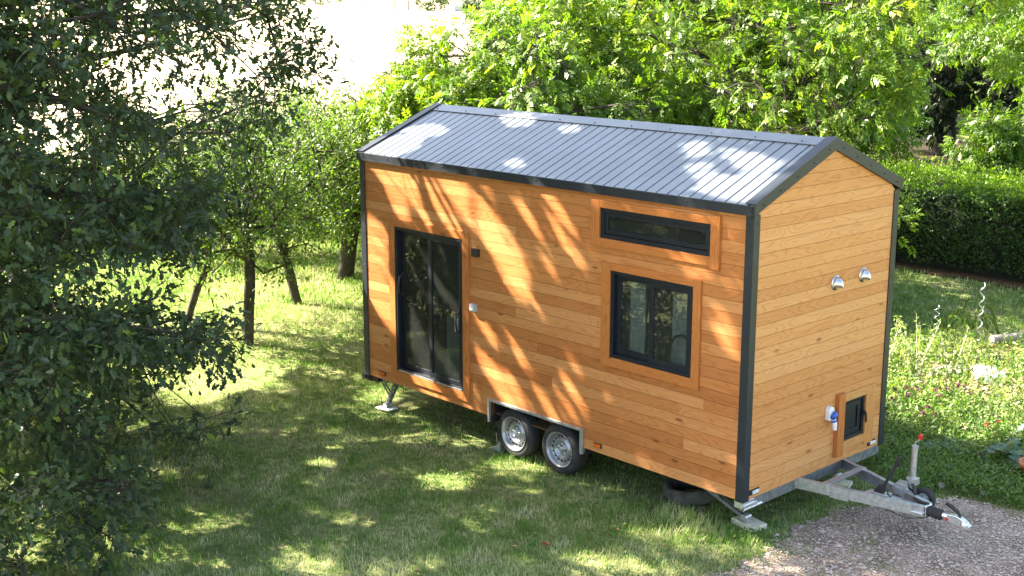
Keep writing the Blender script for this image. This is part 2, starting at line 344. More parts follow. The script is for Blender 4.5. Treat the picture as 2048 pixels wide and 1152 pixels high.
# leaf templates: points (along, across, up) and faces
T_OAK = (np.array([(0, 0, 0), (.28, .20, .02), (.40, .10, .02), (.60, .30, .03), (.72, .15, .02), (.90, .20, 0), (1, 0, -.05), (.90, -.20, 0), (.72, -.15, .02), (.60, -.30, .03), (.40, -.10, .02), (.28, -.20, .02)]),
         [(0, 1, 2, 3, 4, 5, 6), (0, 6, 7, 8, 9, 10, 11)])
T_LEAF = (np.array([(0, 0, 0), (.35, .22, .05), (.72, .17, .03), (1, 0, -.08), (.72, -.17, .03), (.35, -.22, .05), (.5, 0, -.02)]), [(0, 1, 2, 6), (6, 2, 3), (0, 6, 4, 5), (6, 3, 4)])
T_QUAD = (np.array([(0, 0, 0), (.5, .3, .04), (1, 0, -.05), (.5, -.3, .04)]), [(0, 1, 2, 3)])
def walnut_leaf():
    vs = []; fs = []
    for i, (a, sgn) in enumerate([(.30, 1), (.34, -1), (.50, 1), (.54, -1), (.70, 1), (.74, -1), (.80, 0)]):
        d = np.array([math.cos(R(62)) if sgn else 1, sgn * math.sin(R(62)) if sgn else 0, 0]); ln = (.34 if i < 2 else .42) if sgn else .45
        zc = -.35 * (a - .3) ** 2; base = np.array([a, 0, zc]); s2 = np.array([-d[1], d[0], 0]); k = len(vs)
        vs += [base, base + d * ln * .5 + s2 * ln * .21 + (0, 0, -.03), base + d * ln + (0, 0, -.16), base + d * ln * .5 - s2 * ln * .21 + (0, 0, -.03)]
        fs.append((k, k + 1, k + 2, k + 3))
    return np.array(vs), fs
T_WALNUT = walnut_leaf()
T_CLUMP = (np.array([(0, 0, 0), (.3, .25, .1), (.8, .2, 0), (.5, .02, .1), (1, -.05, -.1), (.55, -.2, .05), (.7, -.35, -.05), (.25, -.2, .1)]), [(0, 1, 2, 3), (0, 3, 4, 5), (0, 5, 6, 7)])
def place(T, base, d, nrm, size):
    """instances of a template, returned as mesh arrays"""
    tv, tf = T; d = norm(d); s = norm(np.cross(nrm, d)); nn = np.cross(d, s); size = np.asarray(size)[:, None, None]
    V = base[:, None, :] + size * (tv[None, :, 0:1] * d[:, None, :] + tv[None, :, 1:2] * s[:, None, :] + tv[None, :, 2:3] * nn[:, None, :])
    N = len(base); k = len(tv); fl = np.concatenate([np.array(f) for f in tf]); sz = np.array([len(f) for f in tf])
    loops = (np.arange(N)[:, None] * k + fl[None, :]).ravel(); sizes = np.tile(sz, N)
    return V.reshape(-1, 3), sizes, loops
def rand_dirs(n, up=0.0):
    v = rng.normal(size=(n, 3)); v = norm(v); v[:, 2] += up
    return norm(v)
def seg_tubes(A, B, ra, rb, sides=5):
    """frustums between point pairs"""
    t = norm(B - A); ref = np.where(np.abs(t[:, 2:3]) < .9, np.array([[0, 0, 1.]]), np.array([[1., 0, 0]])); a = norm(np.cross(t, ref)); b = np.cross(t, a)
    w_ = 2 * np.pi * np.arange(sides) / sides; cs = np.cos(w_)[None, :, None]; sn = np.sin(w_)[None, :, None]; ring = a[:, None, :] * cs + b[:, None, :] * sn
    V = np.concatenate([A[:, None, :] + ring * ra[:, None, None], B[:, None, :] + ring * rb[:, None, None]], 1)
    k = np.arange(sides); q = np.stack([k, (k + 1) % sides, sides + (k + 1) % sides, sides + k], 1).ravel()
    return V.reshape(-1, 3), np.full(len(A) * sides, 4), (np.arange(len(A))[:, None] * 2 * sides + q[None, :]).ravel()
def join(parts):
    V = []; S = []; L = []; off = 0
    for v, s, l in parts: V.append(v); S.append(s); L.append(l + off); off += len(v)
    return np.concatenate(V), np.concatenate(S), np.concatenate(L)
def grow(trunk, clusters, wiggle=0.12, step=0.5, bias=0.45, avoid=None):
    """branching skeleton: trunk polyline nodes, then every cluster joins the nearest suitable node"""
    P = [np.array(p, float) for p in trunk]; par = [-1] + list(range(len(trunk) - 1)); ln = [0.0]
    for i in range(1, len(P)): ln.append(ln[-1] + np.linalg.norm(P[i] - P[i - 1]) * .3)
    fork = P[-1]; order = np.argsort(np.linalg.norm(clusters - fork, axis=1)); ends = {}
    cap = len(trunk) + len(clusters) * 30; PA = np.zeros((cap, 3)); LA = np.zeros(cap); n = len(P); PA[:n] = P; LA[:n] = ln; st = max(1, n // 2)
    for ci in order:
        c = clusters[ci]; dd = np.linalg.norm(PA[st:n] - c, axis=1); cost = dd + bias * LA[st:n]
        if avoid is None: j = st + int(np.argmin(cost))
        else:
            best = np.argsort(cost)[:24]; f_ = np.linspace(0, 1, 8)[None, :, None]; Sg = PA[st:n][best][:, None, :] * (1 - f_) + c * f_
            hit = avoid(Sg.reshape(-1, 3)).reshape(len(best), 8).sum(1); j = st + int(best[np.argmin(cost[best] + .5 * hit)])
        d = dd[j - st]
        k = max(1, int(d / step)); prev = j; base = PA[j].copy()
        for s in range(1, k + 1):
            f = s / k; p = base + (c - base) * f
            if s < k: p = p + rng.normal(size=3) * wiggle * min(step, d / k) + np.array([0, 0, 0.10 * d * f * (1 - f)])
            PA[n] = p; par.append(prev); LA[n] = LA[prev] + d / k; prev = n; n += 1
        ends[ci] = prev
    PA = PA[:n]; par = np.array(par); cnt = np.zeros(n)
    for e in ends.values(): cnt[e] += 1
    for i in range(n - 1, 0, -1): cnt[par[i]] += cnt[i]
    return PA, par, cnt, ends
def tree_mesh_wood(name, PA, par, cnt, r_tip, r_base, mats, parent, expo=0.5, extra=None, origin=None, sides=6, drop=None):
    r = r_tip * np.maximum(cnt, 1) ** expo; r = r * min(1.0, r_base / r[0]); r[:1] = r_base
    i = np.arange(1, len(PA)); A = PA[par[i]]; B = PA[i]; rb = r[i]; ra = np.minimum(r[par[i]], rb * 1.5)
    trunk = cnt[i] > cnt[0] * .5; ra[trunk] = r[par[i]][trunk]
    if drop is not None:
        kk = ~(drop(A) & drop(B) & (rb < .030)); A, B, ra, rb = A[kk], B[kk], ra[kk], rb[kk]
    big = rb > 0.03; parts = []
    if big.any(): parts.append(seg_tubes(A[big], B[big], ra[big] * 1.0, rb[big], 9))
    if (~big).any(): parts.append(seg_tubes(A[~big], B[~big], ra[~big], rb[~big], 4))
    if drop is not None:
        pass
    if extra: parts.append(seg_tubes(extra[0], extra[1], np.full(len(extra[0]), extra[2]), np.full(len(extra[0]), extra[2] * .5), 3))
    v, s, l = join(parts)
    return np_mesh(name, v, s, l, mats, parent, smooth=True, origin=origin)
def shoots(centers, n_sh, length, n_leaf, spread_up=0.2, outward=None, jitter=0.06):
    """leafy shoots round cluster centres: returns shoot segments and leaf bases, directions"""
    N = len(centers); c = np.repeat(centers, n_sh, 0); d = rand_dirs(N * n_sh, spread_up)
    if outward is not None: d = norm(d + 0.6 * np.repeat(outward, n_sh, 0))
    L = length * rng.uniform(.55, 1.2, N * n_sh); tip = c + d * L[:, None] + np.array([0, 0, -0.12]) * L[:, None]
    f = rng.uniform(.25, 1.0, (len(c), n_leaf)); f[:, 0] = 1
    b = c[:, None, :] + (tip - c)[:, None, :] * f[..., None] + rng.normal(size=(len(c), n_leaf, 3)) * jitter
    ld = norm(np.repeat(d[:, None, :], n_leaf, 1) * .9 + rng.normal(size=b.shape) * .65 + np.array([0, 0, -.15]))
    own = np.repeat(np.repeat(np.arange(N), n_sh), n_leaf)
    return c, tip, b.reshape(-1, 3), ld.reshape(-1, 3), own

# ================================================================== GROUND
def terrain(x, y):
    u, r = uv(np.stack([np.asarray(x, float), np.asarray(y, float)], -1))
    s = np.clip((0.10 - r / np.maximum(u, 1)) / 0.14, 0, 1); s = s * s * (3 - 2 * s)
    return np.clip(u - 33, 0, 400) * 0.0285 * s * (u > 33)
def grid_sheet(name, us, rs, zf, m, kind='structure'):
    """sheet laid out along forward / right ground axes"""
    U, Rr = np.meshgrid(us, rs, indexing='ij'); X = CAM[0] + U * FW[0] + Rr * RT[0]; Y = CAM[1] + U * FW[1] + Rr * RT[1]; Z = zf(X, Y)
    V = np.stack([X, Y, Z], -1).reshape(-1, 3); a, b = U.shape; i, j = np.meshgrid(np.arange(a - 1), np.arange(b - 1), indexing='ij')
    k = (i * b + j).ravel(); q = np.stack([k, k + b, k + b + 1, k + 1], 1)
    o = np_mesh(name, V, np.full(len(q), 4), q.ravel(), m, smooth=True); tag(o, kind=kind); return o
BUMPS = lambda x, y: 0.03 * (fbm(np.stack([x, y, 0 * x], -1), 0.6) - .5)
grid_sheet('lawn', np.concatenate([np.linspace(-60, 6, 8), np.arange(7, 36, .5), [40, 60, 100, 200, 400, 900]]), np.concatenate([[-700, -300, -100, -40], np.arange(-20, 20.1, .5), [40, 100, 300, 700]]),
           lambda x, y: -0.02 + np.clip(BUMPS(x, y), -.01, .012), M['lawn'])
grid_sheet('field', np.concatenate([np.arange(33, 60, 3), np.arange(60, 420, 20), [600, 900]]), np.concatenate([[-700, -300, -150, -80], np.arange(-50, 50.1, 4), ]), lambda x, y: np.where(terrain(x, y) > 0.004, terrain(x, y), -0.06), M['field'])
def blob_sheet(name, pts, z, m, jit=0.06, sub=10):
    P = []
    n = len(pts)
    for i in range(n):
        a = np.array(pts[i]); b = np.array(pts[(i + 1) % n])
        L = np.linalg.norm(b - a); m_ = max(2, int(L / .12)) if L < 3 else 12
        nrm_ = np.array([b[1] - a[1], a[0] - b[0]]) / max(L, .01)
        for k in range(m_):
            p = a + (b - a) * k / m_; P.append(p + nrm_ * np.clip(rng.normal(), -1.5, 1.5) * min(jit, L / 5))
    me = bpy.data.meshes.new(name); me.from_pydata([(p[0], p[1], z) for p in P], [], [tuple(range(len(P)))]); me.materials.append(m)
    o = link(name, me); tag(o, kind='structure'); return o
GRAVEL = [(.15, -1.0), (.30, -.45), (.22, .2), (.10, .75), (.16, 1.5), (.55, 2.2), (1.05, 2.75), (1.6, 2.85), (3.2, 3.6), (7, 3.6), (9, -3), (5, -8), (2.5, -5)]
blob_sheet('gravel', GRAVEL, 0.002, M['gravel'], 0.05)
BED = [(-2.9, 6.2), (-1.3, 4.3), (.5, 4.3), (2.6, 5.2), (3.5, 8), (1.5, 10.5), (-.8, 9.6), (-2.2, 8.3)]
blob_sheet('garden_bed', BED, 0.0045, M['mulch'], 0.08)
def soft_poly(x, y, poly, wob=.25):
    n1 = fbm(np.stack([x, y, 0 * x], -1), 2.2) - .5; n2 = fbm(np.stack([x + 31, y, 0 * x], -1), 2.2) - .5
    return in_poly(x + n1 * wob * 2, y + n2 * wob * 2, poly)

# ---- grass, one mass of blades
def make_grass():
    segs = []
    for u0, u1, dens, wd in ((8.6, 13, 2500, .0055), (13, 17, 1600, .0065), (17, 22, 900, .009), (22, 33, 420, .013)):
        n = int(dens * 0.43 * (u1 + u0) * (u1 - u0)); u = rng.uniform(u0, u1, n); r = rng.uniform(-.435, .435, n) * u
        segs.append((u, r, np.full(n, wd)))
    u = np.concatenate([s[0] for s in segs]); r = np.concatenate([s[1] for s in segs]); wd = np.concatenate([s[2] for s in segs])
    x = CAM[0] + u * FW[0] + r * RT[0]; y = CAM[1] + u * FW[1] + r * RT[1]; P = np.stack([x, y, 0 * x], -1)
    under = (x > -5.9) & (x < -.15) & (y > .25) & (y < 2.4)
    grav = soft_poly(x, y, GRAVEL, .5); bed = soft_poly(x, y, BED, .3); hed = (y > 13.15) & (x > -9) 
    keep = ~(under & (rng.random(len(x)) < .7)) & ~(grav & (rng.random(len(x)) > .02 + .22 * (fbm(P, 1.9) > .57))) & ~(bed & (rng.random(len(x)) > .10)) & ~hed
    bald = fbm(P, 1.3); keep &= ~((bald > .66) & (rng.random(len(x)) < .65))
    x, y, u, wd, P = x[keep], y[keep], u[keep], wd[keep], P[keep]; n = len(x)
    edge = np.exp(-((y - .15) / .35) ** 2) * (x > -6.2) * (x < .3); rough = np.clip((-x - 10) / 3, 0, 1) * np.clip((y + 1) / 3, 0, 1)
    patch = fbm(P, .9); tuft = np.clip((fbm(P + 7, 3.2) - .5) * 5, 0, 1)
    h = (.022 + .03 * rng.random(n)) * (1 + .9 * tuft) + edge * .05 * rng.random(n) + rough * .05 * rng.random(n) + .09 * rng.random(n) * np.exp(-(((x + .7) / .8) ** 2 + ((y + .1) / .5) ** 2))
    far = np.clip((u - 17) / 6, 0, 1); h *= 1 + .5 * far
    a = rng.uniform(0, 2 * np.pi, n); dx, dy = np.cos(a), np.sin(a); lean = rng.uniform(.2, 1.1, n) * h
    wx, wy = -dy * wd / 2, dx * wd / 2; z0 = -.018
    V = np.stack([np.stack([x - wx, y - wy, 0 * x + z0], -1), np.stack([x + wx, y + wy, 0 * x + z0], -1),
                  np.stack([x + wx * .8 + dx * lean * .35, y + wy * .8 + dy * lean * .35, z0 + h * .6], -1), np.stack([x - wx * .8 + dx * lean * .35, y - wy * .8 + dy * lean * .35, z0 + h * .6], -1),
                  np.stack([x + dx * lean, y + dy * lean, z0 + h], -1)], 1).reshape(-1, 3)
    lp = (np.arange(n)[:, None] * 5 + np.array([0, 1, 2, 3, 3, 2, 4])[None, :]).ravel(); sz = np.tile([4, 3], n)
    p2 = fbm(P + 13, 5.0); dry = np.clip((-x - 5.5) / 3, 0, 1) * np.clip((y + 2.5) / 2, 0, 1) * (x > -14)  # dry: sunlit paleness put into the blade colour on the left lawn
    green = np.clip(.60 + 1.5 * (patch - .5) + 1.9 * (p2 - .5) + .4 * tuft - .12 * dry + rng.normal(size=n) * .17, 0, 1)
    green = np.where(rng.random(n) < .10, rng.uniform(0, .25, n), green)
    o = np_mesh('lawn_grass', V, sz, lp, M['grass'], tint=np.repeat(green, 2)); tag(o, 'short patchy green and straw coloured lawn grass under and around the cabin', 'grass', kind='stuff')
make_grass()

def pebbles():
    n = 30000; x = rng.uniform(-.4, 4.2, n); y = rng.uniform(-1.5, 3.4, n); k = soft_poly(x, y, GRAVEL, .45); x, y = x[k], y[k]; n = len(x)
    s = rng.gamma(1.6, .0035, n) + .004; s = np.where(rng.random(n) < .02, s + rng.uniform(.008, .02, n), s)
    tv = np.array([(1, 0, 0), (.3, .9, .1), (-.8, .5, 0), (-.8, -.5, .1), (.4, -.8, 0), (.1, .1, .6), (0, 0, -.3)]); a = rng.uniform(0, 6.28, n); c, sn = np.cos(a)[:, None], np.sin(a)[:, None]
    X = (tv[None, :, 0] * c - tv[None, :, 1] * sn) * s[:, None] + x[:, None]; Y = (tv[None, :, 0] * sn + tv[None, :, 1] * c) * s[:, None] + y[:, None]; Z = tv[None, :, 2] * s[:, None] + .006
    f = np.array([0, 1, 5, 1, 2, 5, 2, 3, 5, 3, 4, 5, 4, 0, 5]); lp = (np.arange(n)[:, None] * 7 + f[None]).ravel()
    o = np_mesh('pebbles', np.stack([X, Y, Z], -1).reshape(-1, 3), np.full(n * 5, 3), lp, plain('pebble', (.44, .36, .30), .85, 0, 40, .35)); tag(o, 'loose pale pebbles strewn over the pinkish gravel', 'pebbles', kind='stuff')
pebbles()

# ================================================================== TINY HOUSE
LX, WY, ZB, ZE, ZR = 6.05, 2.5, 0.44, 3.25, 3.86
SL = (3.82 - ZE) / (WY / 2)          # wall top slope
house = empty('tiny_house_trailer', (-3, 1.25, 0))
tag(house, 'larch clad tiny house with dark metal roof on a twin axle trailer', 'tiny house')
house.location = (0, 0, 0)
def rects_minus(r, holes):
    out = [r]
    for h in holes:
        nx = []
        for (a0, a1, b0, b1) in out:
            if h[0] >= a1 or h[1] <= a0 or h[2] >= b1 or h[3] <= b0: nx.append((a0, a1, b0, b1)); continue
            if h[0] > a0: nx.append((a0, h[0], b0, b1))
            if h[1] < a1: nx.append((h[1], a1, b0, b1))
            m0, m1 = max(a0, h[0]), min(a1, h[1])
            if h[2] > b0: nx.append((m0, m1, b0, h[2]))
            if h[3] < b1: nx.append((m0, m1, h[3], b1))
        out = nx
    return [q for q in out if q[1] - q[0] > .004 and q[3] - q[2] > .004]
O_DOOR = (-5.377, -4.095, .63, 2.475); O_W1 = (-1.922, -.474, 2.785, 3.10); O_W2 = (-1.762, -.668, 1.538, 2.464); O_ARCH = (-3.63, -2.14, .40, .63); O_HATCH = (1.654, 2.103, .648, 1.088)
PITCH, GAP = .1152, .0035
def cladding(name, horiz, fixed, out, a0, a1, holes, m, gable=False, seam=(1.9, 3.6)):
    mb = MB(); z = ZB; f0, f1 = (fixed, fixed + out * .02)
    zt = 3.80 if gable else ZE
    i = 0
    while z < zt - .01:
        z1 = min(z + PITCH - GAP, zt)
        cuts = [a0]; x = a0 + random.uniform(.4, seam[1])
        while x < a1 - .4: cuts.append(x); x += random.uniform(*seam)
        cuts.append(a1)
        for c0, c1 in zip(cuts[:-1], cuts[1:]):
            c1b = c1 - (.002 if c1 < a1 else 0)
            if gable and z1 > ZE:
                def lim(zz): return max(0.0, (zz - ZE) / SL)
                l0, l1 = max(c0, lim(z)), max(c0, lim(z1)); r0, r1 = min(c1b, WY - lim(z)), min(c1b, WY - lim(z1))
                if r0 - l0 < .02: continue
                if r1 < l1: l1 = r1 = (l1 + r1) / 2
                P = [(l0, z), (r0, z), (r1, z1), (l1, z1)]
                mb.prism(P, 0, min(f0, f1), max(f0, f1)); continue
            for (p0, p1, q0, q1) in rects_minus((c0, c1b, z, z1), holes):
                if horiz == 0: mb.box(p0, p1, min(f0, f1), max(f0, f1), q0, q1)
                else: mb.box(min(f0, f1), max(f0, f1), p0, p1, q0, q1)
        z += PITCH; i += 1
    o = mb.build(name, m, house)
    return o
cladding('side_wall', 0, 0.0, 1, -LX, 0, [O_DOOR, O_W1, O_W2, O_ARCH], M['wood_x'])
cladding('side_wall', 0, WY, -1, -LX, 0, [], M['wood_x'])
cladding('gable_wall', 1, 0.0, -1, 0.021, WY - .021, [O_HATCH], M['wood_y'], gable=True, seam=(9, 12))
cladding('gable_wall', 1, -LX, 1, 0.021, WY - .021, [], M['wood_y'], gable=True, seam=(9, 12))
# inner wall sheets behind the boards, with the same openings
mb = MB()
for q in rects_minus((-LX + .03, -.03, ZB, ZE), [O_DOOR, O_W1, O_W2, O_ARCH]): mb.box(q[0], q[1], .0075, .06, q[2], q[3])
mb.box(-LX + .03, -.03, WY - .06, WY - .022, ZB, ZE)
for x0, x1 in ((-.06, -.008), (-LX + .022, -LX + .06)):
    holes = [O_HATCH] if x0 > -1 else []
    for q in rects_minus((.061, WY - .061, ZB, ZE), holes): mb.box(x0, x1, q[0], q[1], q[2], q[3])
    mb.prism([(.03, ZE + .001), (WY - .03, ZE + .001), (WY / 2, 3.79)], 0, x0, x1)
mb.build('wall_core', M['membrane'], house)
mb = MB(); mb.box(-LX + .08, -.08, .32, WY - .08, ZB + .02, ZB + .10); mb.box(-LX + .08, -3.7, .07, .32, ZB + .02, ZB + .10); mb.box(-2.1, -.08, .07, .32, ZB + .02, ZB + .10)
mb.box(-LX + .08, -.08, WY - .14, WY - .07, ZB + .11, ZE); mb.box(-3.7, -2.1, .075, .33, .68, .72); mb.box(-LX + .08, -.08, .08, WY - .08, ZE - .01, ZE + .02)
mb.box(-3.72, -3.68, .07, WY - .5, ZB + .11, ZE - .1)
mb.build('interior', M['interior'], house)
for q in ((-1.60, -1.40, .125, .145, 1.42, 2.6), (-5.0, -4.95, .5, 1.4, .56, 1.3), (-1.10, -.60, .20, .22, 1.42, 2.6)):
    mb = MB(); mb.box(*q); mb.build('inner_panel', M['curtain'], house)
mb = MB(); mb.box(-2.05, -.3, .09, .75, 1.36, 1.40)
mb.build('worktop', M['black'], house)
mb = MB(); fx = -1.07
mb.tube([(fx, .125, 1.40), (fx, .125, 1.70), (fx + .02, .125, 1.80), (fx + .08, .125, 1.88), (fx + .17, .125, 1.91), (fx + .26, .125, 1.87), (fx + .30, .125, 1.78), (fx + .31, .125, 1.72)], .014, 10)
mb.tube([(fx, .125, 1.40), (fx, .125, 1.46)], .025, 10); mb.build('tap', M['black'], house)

# casings
def casing(name, members, parent=house):
    for (x0, x1, z0, z1, pr, ori) in members:
        mb = MB(); mb.box(x0, x1, -pr, -.0005, z0, z1); mb.build(name, M['trim_x' if ori == 'x' else 'trim_z'], parent, bevel=.003)
def reveal(o, y0=.0, y1=.09):
    mb = MB(); a, b, c, d = o; t = .012
    mb.box(a - t, a, y0 + .021, y1, c - t, d + t); mb.box(b, b + t, y0 + .021, y1, c - t, d + t); mb.box(a, b, y0 + .021, y1, c - t, c); mb.box(a, b, y0 + .021, y1, d, d + t)
    return mb
def frame_mb(x0, x1, z0, z1, wd, y0, y1):
    mb = MB(); mb.box(x0, x0 + wd, y0, y1, z0, z1); mb.box(x1 - wd, x1, y0, y1, z0, z1); mb.box(x0 + wd, x1 - wd, y0, y1, z0, z0 + wd); mb.box(x0 + wd, x1 - wd, y0, y1, z1 - wd, z1); return mb
# sliding door
door = MB(); a, b, c, d = O_DOOR
f = frame_mb(a, b, c, d, .04, -.012, .10); door_o = f.build('sliding_door', M['frame'], house, bevel=.003)
mid = -4.72
for (x0, x1, y0) in ((a + .04, mid + .03, .045), (mid - .03, b - .04, .005)):
    frame_mb(x0, x1, c + .042, d - .042, .058, y0, y0 + .035).build('door_leaf', M['frame'], door_o, bevel=.003)
    g = MB(); g.box(x0 + .058, x1 - .058, y0 + .012, y0 + .022, c + .1, d - .1); g.build('pane', M['glass'], door_o)
g = MB(); g.box(a + .05, b - .03, -.022, -.013, c + .006, c + .02); g.build('sill_strip', M['zinc'], door_o)
for hx, hy, hz in ((a + .075, .04, 1.74), (b - .075, -.002, 1.47)):
    h = MB(); h.tube([(hx, hy, hz - .13), (hx, hy - .045, hz - .10), (hx, hy - .06, hz), (hx, hy - .045, hz + .10), (hx, hy, hz + .13)], .013, 10)
    h.box(hx - .014, hx + .014, hy - .006, hy + .004, hz - .16, hz + .16); h.build('handle', M['black'], door_o)
h = MB(); h.box(b - .17, b - .115, .002, .018, 1.34, 1.50); h.build('lock_plate', M['greybox'], door_o)
casing('door_casing', [(-5.487, -5.377, .522, 2.572, .022, 'z'), (-4.095, -3.985, .522, 2.572, .022, 'z'), (-5.377, -4.095, 2.475, 2.572, .020, 'x'), (-5.377, -4.095, .530, .63, .024, 'x')])
# long upper window
a, b, c, d = O_W1
w1 = frame_mb(a, b, c, d, .045, -.006, .08).build('window', M['frame'], house, bevel=.003); w1['label'] = 'long narrow strip window under the eave'
g = MB(); g.box(a + .09, b - .09, .03, .042, c + .09, d - .05); g.build('pane', M['glass'], w1)
s_ = frame_mb(a + .046, b - .046, c + .05, d - .046, .045, .008, .06).build('sash', M['frame'], w1, bevel=.003)
casing('window_casing', [(-2.047, -1.922, 2.695, 3.176, .024, 'z'), (-.474, -.368, 2.672, 3.190, .034, 'z'), (-1.922, -.474, 3.10, 3.176, .022, 'x'), (-1.922, -.474, 2.695, 2.785, .022, 'x')])
# square sliding window
a, b, c, d = O_W2
w2 = frame_mb(a, b, c, d, .038, -.008, .10).build('window', M['frame'], house, bevel=.003); w2['label'] = 'square two pane sliding kitchen window'
for (x0, x1, y0) in ((a + .038, -1.16, .045), (-1.245, b - .038, .006)):
    frame_mb(x0, x1, c + .039, d - .039, .055, y0, y0 + .034).build('sash', M['frame'], w2, bevel=.003)
    g = MB(); g.box(x0 + .055, x1 - .055, y0 + .012, y0 + .022, c + .094, d - .094); g.build('pane', M['glass'], w2)
casing('window_casing', [(-1.885, -1.762, 1.437, 2.540, .022, 'z'), (-.668, -.572, 1.437, 2.540, .026, 'z'), (-1.762, -.668, 2.464, 2.540, .020, 'x'), (-1.762, -.668, 1.437, 1.538, .020, 'x')])
# hatch on the gable
def gbox(mb, y0, y1, z0, z1, pr): mb.box(.0005, pr, y0, y1, z0, z1)
for (y0, y1, z0, z1, pr, ori) in ((1.535, 1.654, .515, 1.20, .05, 'z'), (2.103, 2.27, .52, 1.176, .018, 'z'), (1.654, 2.103, 1.088, 1.176, .022, 'y'), (1.654, 2.103, .553, .648, .022, 'y')):
    mb = MB(); gbox(mb, y0, y1, z0, z1, pr); mb.build('hatch_casing', M['trim_y'] if ori == 'y' else (M['trim_zp'] if y0 > 2 else M['trim_z']), house, bevel=.003)
mb = MB()
for (y0, y1, z0, z1) in ((1.654, 1.690, .648, 1.088), (2.067, 2.103, .648, 1.088), (1.690, 2.067, .648, .684), (1.690, 2.067, 1.052, 1.088)): mb.box(-.06, -.002, y0, y1, z0, z1)
hatch = mb.build('hatch_door', M['frame'], house, bevel=.003)
mb = MB(); mb.box(-.05, -.022, 1.69, 2.067, .684, 1.052); mb.build('hatch_panel', M['frame'], hatch)
mb = MB()
for (y0, y1, z0, z1) in ((1.70, 1.75, .70, 1.04), (1.985, 2.035, .70, 1.04), (1.75, 1.985, .70, .75), (1.75, 1.985, .99, 1.04)): mb.box(-.021, -.008, y0, y1, z0, z1)
mb.build('hatch_sash', M['frame'], hatch, bevel=.003)
mb = MB(); mb.box(-.002, .02, 2.062, 2.09, .86, .92); mb.tube([(.03, 2.076, .90), (.034, 2.09, .86), (.032, 2.10, .78)], .010, 8); mb.build('handle', M['black'], hatch)
# roof
EYE = -.03
roof = MB()
roof.prism([(EYE + .02, ZE + .012), (WY / 2, 3.80), (WY - EYE - .02, ZE + .012), (WY - EYE - .02, ZE + .05), (WY / 2, 3.835), (EYE + .02, ZE + .05)], 0, -LX - .02, .0)
roof_o = roof.build('roof', M['anthracite'], house)
def corrug(y_e, z_e, y_r, z_r):
    xs = []; x = -LX - .02; rp = .1405
    while x < .02:
        xs += [(x, .0), (x + .006, .013), (x + rp - .017, .013), (x + rp - .011, .0)]; x += rp
    L = math.hypot(y_r - y_e, z_r - z_e); ny, nz = -(z_r - z_e) / L, (y_r - y_e) / L
    if y_r < y_e: nz = -nz; ny = -ny
    mb = MB(); vs = []
    for (px_, h_) in xs:
        px_ = min(px_, .02)
        vs += [(px_, y_e + ny * h_, z_e + nz * h_), (px_, y_r + ny * h_, z_r + nz * h_)]
    mb.add(vs, [(2 * i, 2 * i + 2, 2 * i + 3, 2 * i + 1) for i in range(len(xs) - 1)])
    # end faces of the ribs at the eave
    for i in range(0, len(xs) - 3, 4):
        q = [vs[2 * (i + k)] for k in range(4)]; mb.add(q, [(0, 1, 2, 3)])
    return mb
corrug(-.035, ZE + .072, WY / 2, 3.838).build('roof_sheet', M['roof'], roof_o)
corrug(WY + .035, ZE + .072, WY / 2, 3.838).build('roof_sheet', M['roof'], roof_o)
mb = MB(); t = .02
for sgn in (-1, 1):
    y1_ = WY / 2 + sgn * .15; mb.hexa([(-LX - .03, WY / 2, 3.862), (.028, WY / 2, 3.862), (.028, y1_, 3.862 - .15 * .425), (-LX - .03, y1_, 3.862 - .15 * .425),
             (-LX - .03, WY / 2, 3.867), (.028, WY / 2, 3.867), (.028, y1_, 3.867 - .15 * .425), (-LX - .03, y1_, 3.867 - .15 * .425)])
mb.build('ridge_cap', M['roof'], roof_o)
rs_ = (3.862 - 3.335) / (WY / 2 + .035)
for gx, dr in ((0.0, 1), (-LX, -1)):
    mb = MB()
    xo, xi = gx + dr * .034, gx + dr * .002
    ze_, zr_ = 3.352, 3.880; dh = .115
    for y0_, y1_ in ((-.036, WY / 2), (WY + .036, WY / 2)):
        P = [(y0_, ze_ - dh * .98), (y1_, zr_ - dh * 1.09), (y1_, zr_), (y0_, ze_)]
        mb.prism(P, 0, min(xo, xi), max(xo, xi))
        fi = gx - dr * .085
        mb.hexa([(min(fi, xi), y0_, ze_ - .006), (max(fi, xi), y0_, ze_ - .006), (max(fi, xi), y1_, zr_ - .006), (min(fi, xi), y1_, zr_ - .006), (min(fi, xi), y0_, ze_), (max(fi, xi), y0_, ze_), (max(fi, xi), y1_, zr_), (min(fi, xi), y1_, zr_)])
    mb.build('verge_trim', M['anthracite'], roof_o)
for y0_, y1_ in ((-.042, -.001), (WY + .001, WY + .042)):
    mb = MB(); mb.box(-LX - .035, .0, y0_, y1_, ZE - .006, ZE + .076); yy = (y0_ - .004, y0_) if y0_ < 0 else (y1_, y1_ + .004)
    mb.box(-LX - .035, .0, min(yy[0], y0_), yy[1] if y0_ > 0 else y0_ + .001, ZE - .012, ZE - .006 + .0001)
    mb.build('eave_trim', M['anthracite'], roof_o)
def dot(p, ax, r=.009):
    mb = MB(); mb.lathe([(0, r), (.006, r * .8), (.008, 0)], p, ax, 8); mb.build('screw', M['screw'], roof_o)
for k in range(12): dot((-.25 - k * .52, -.043, ZE + .045), (0, -1, 0))
for k in range(11): dot((-.3 - k * .56, WY / 2 - .11, 3.822), (0, -.4, 1), .008)
for k in range(5):
    for sg in (-1, 1):
        yy = WY / 2 + sg * (.12 + k * .26); zz = 3.815 - (.12 + k * .26) * .415; dot((.035, yy, zz), (1, 0, 0), .008)
for k in range(9):
    for j in range(3): dot((-.42 - k * .7025, .25 + j * .38, 3.42 + .1605 * j + .0), (0, -.4, 1), .007)
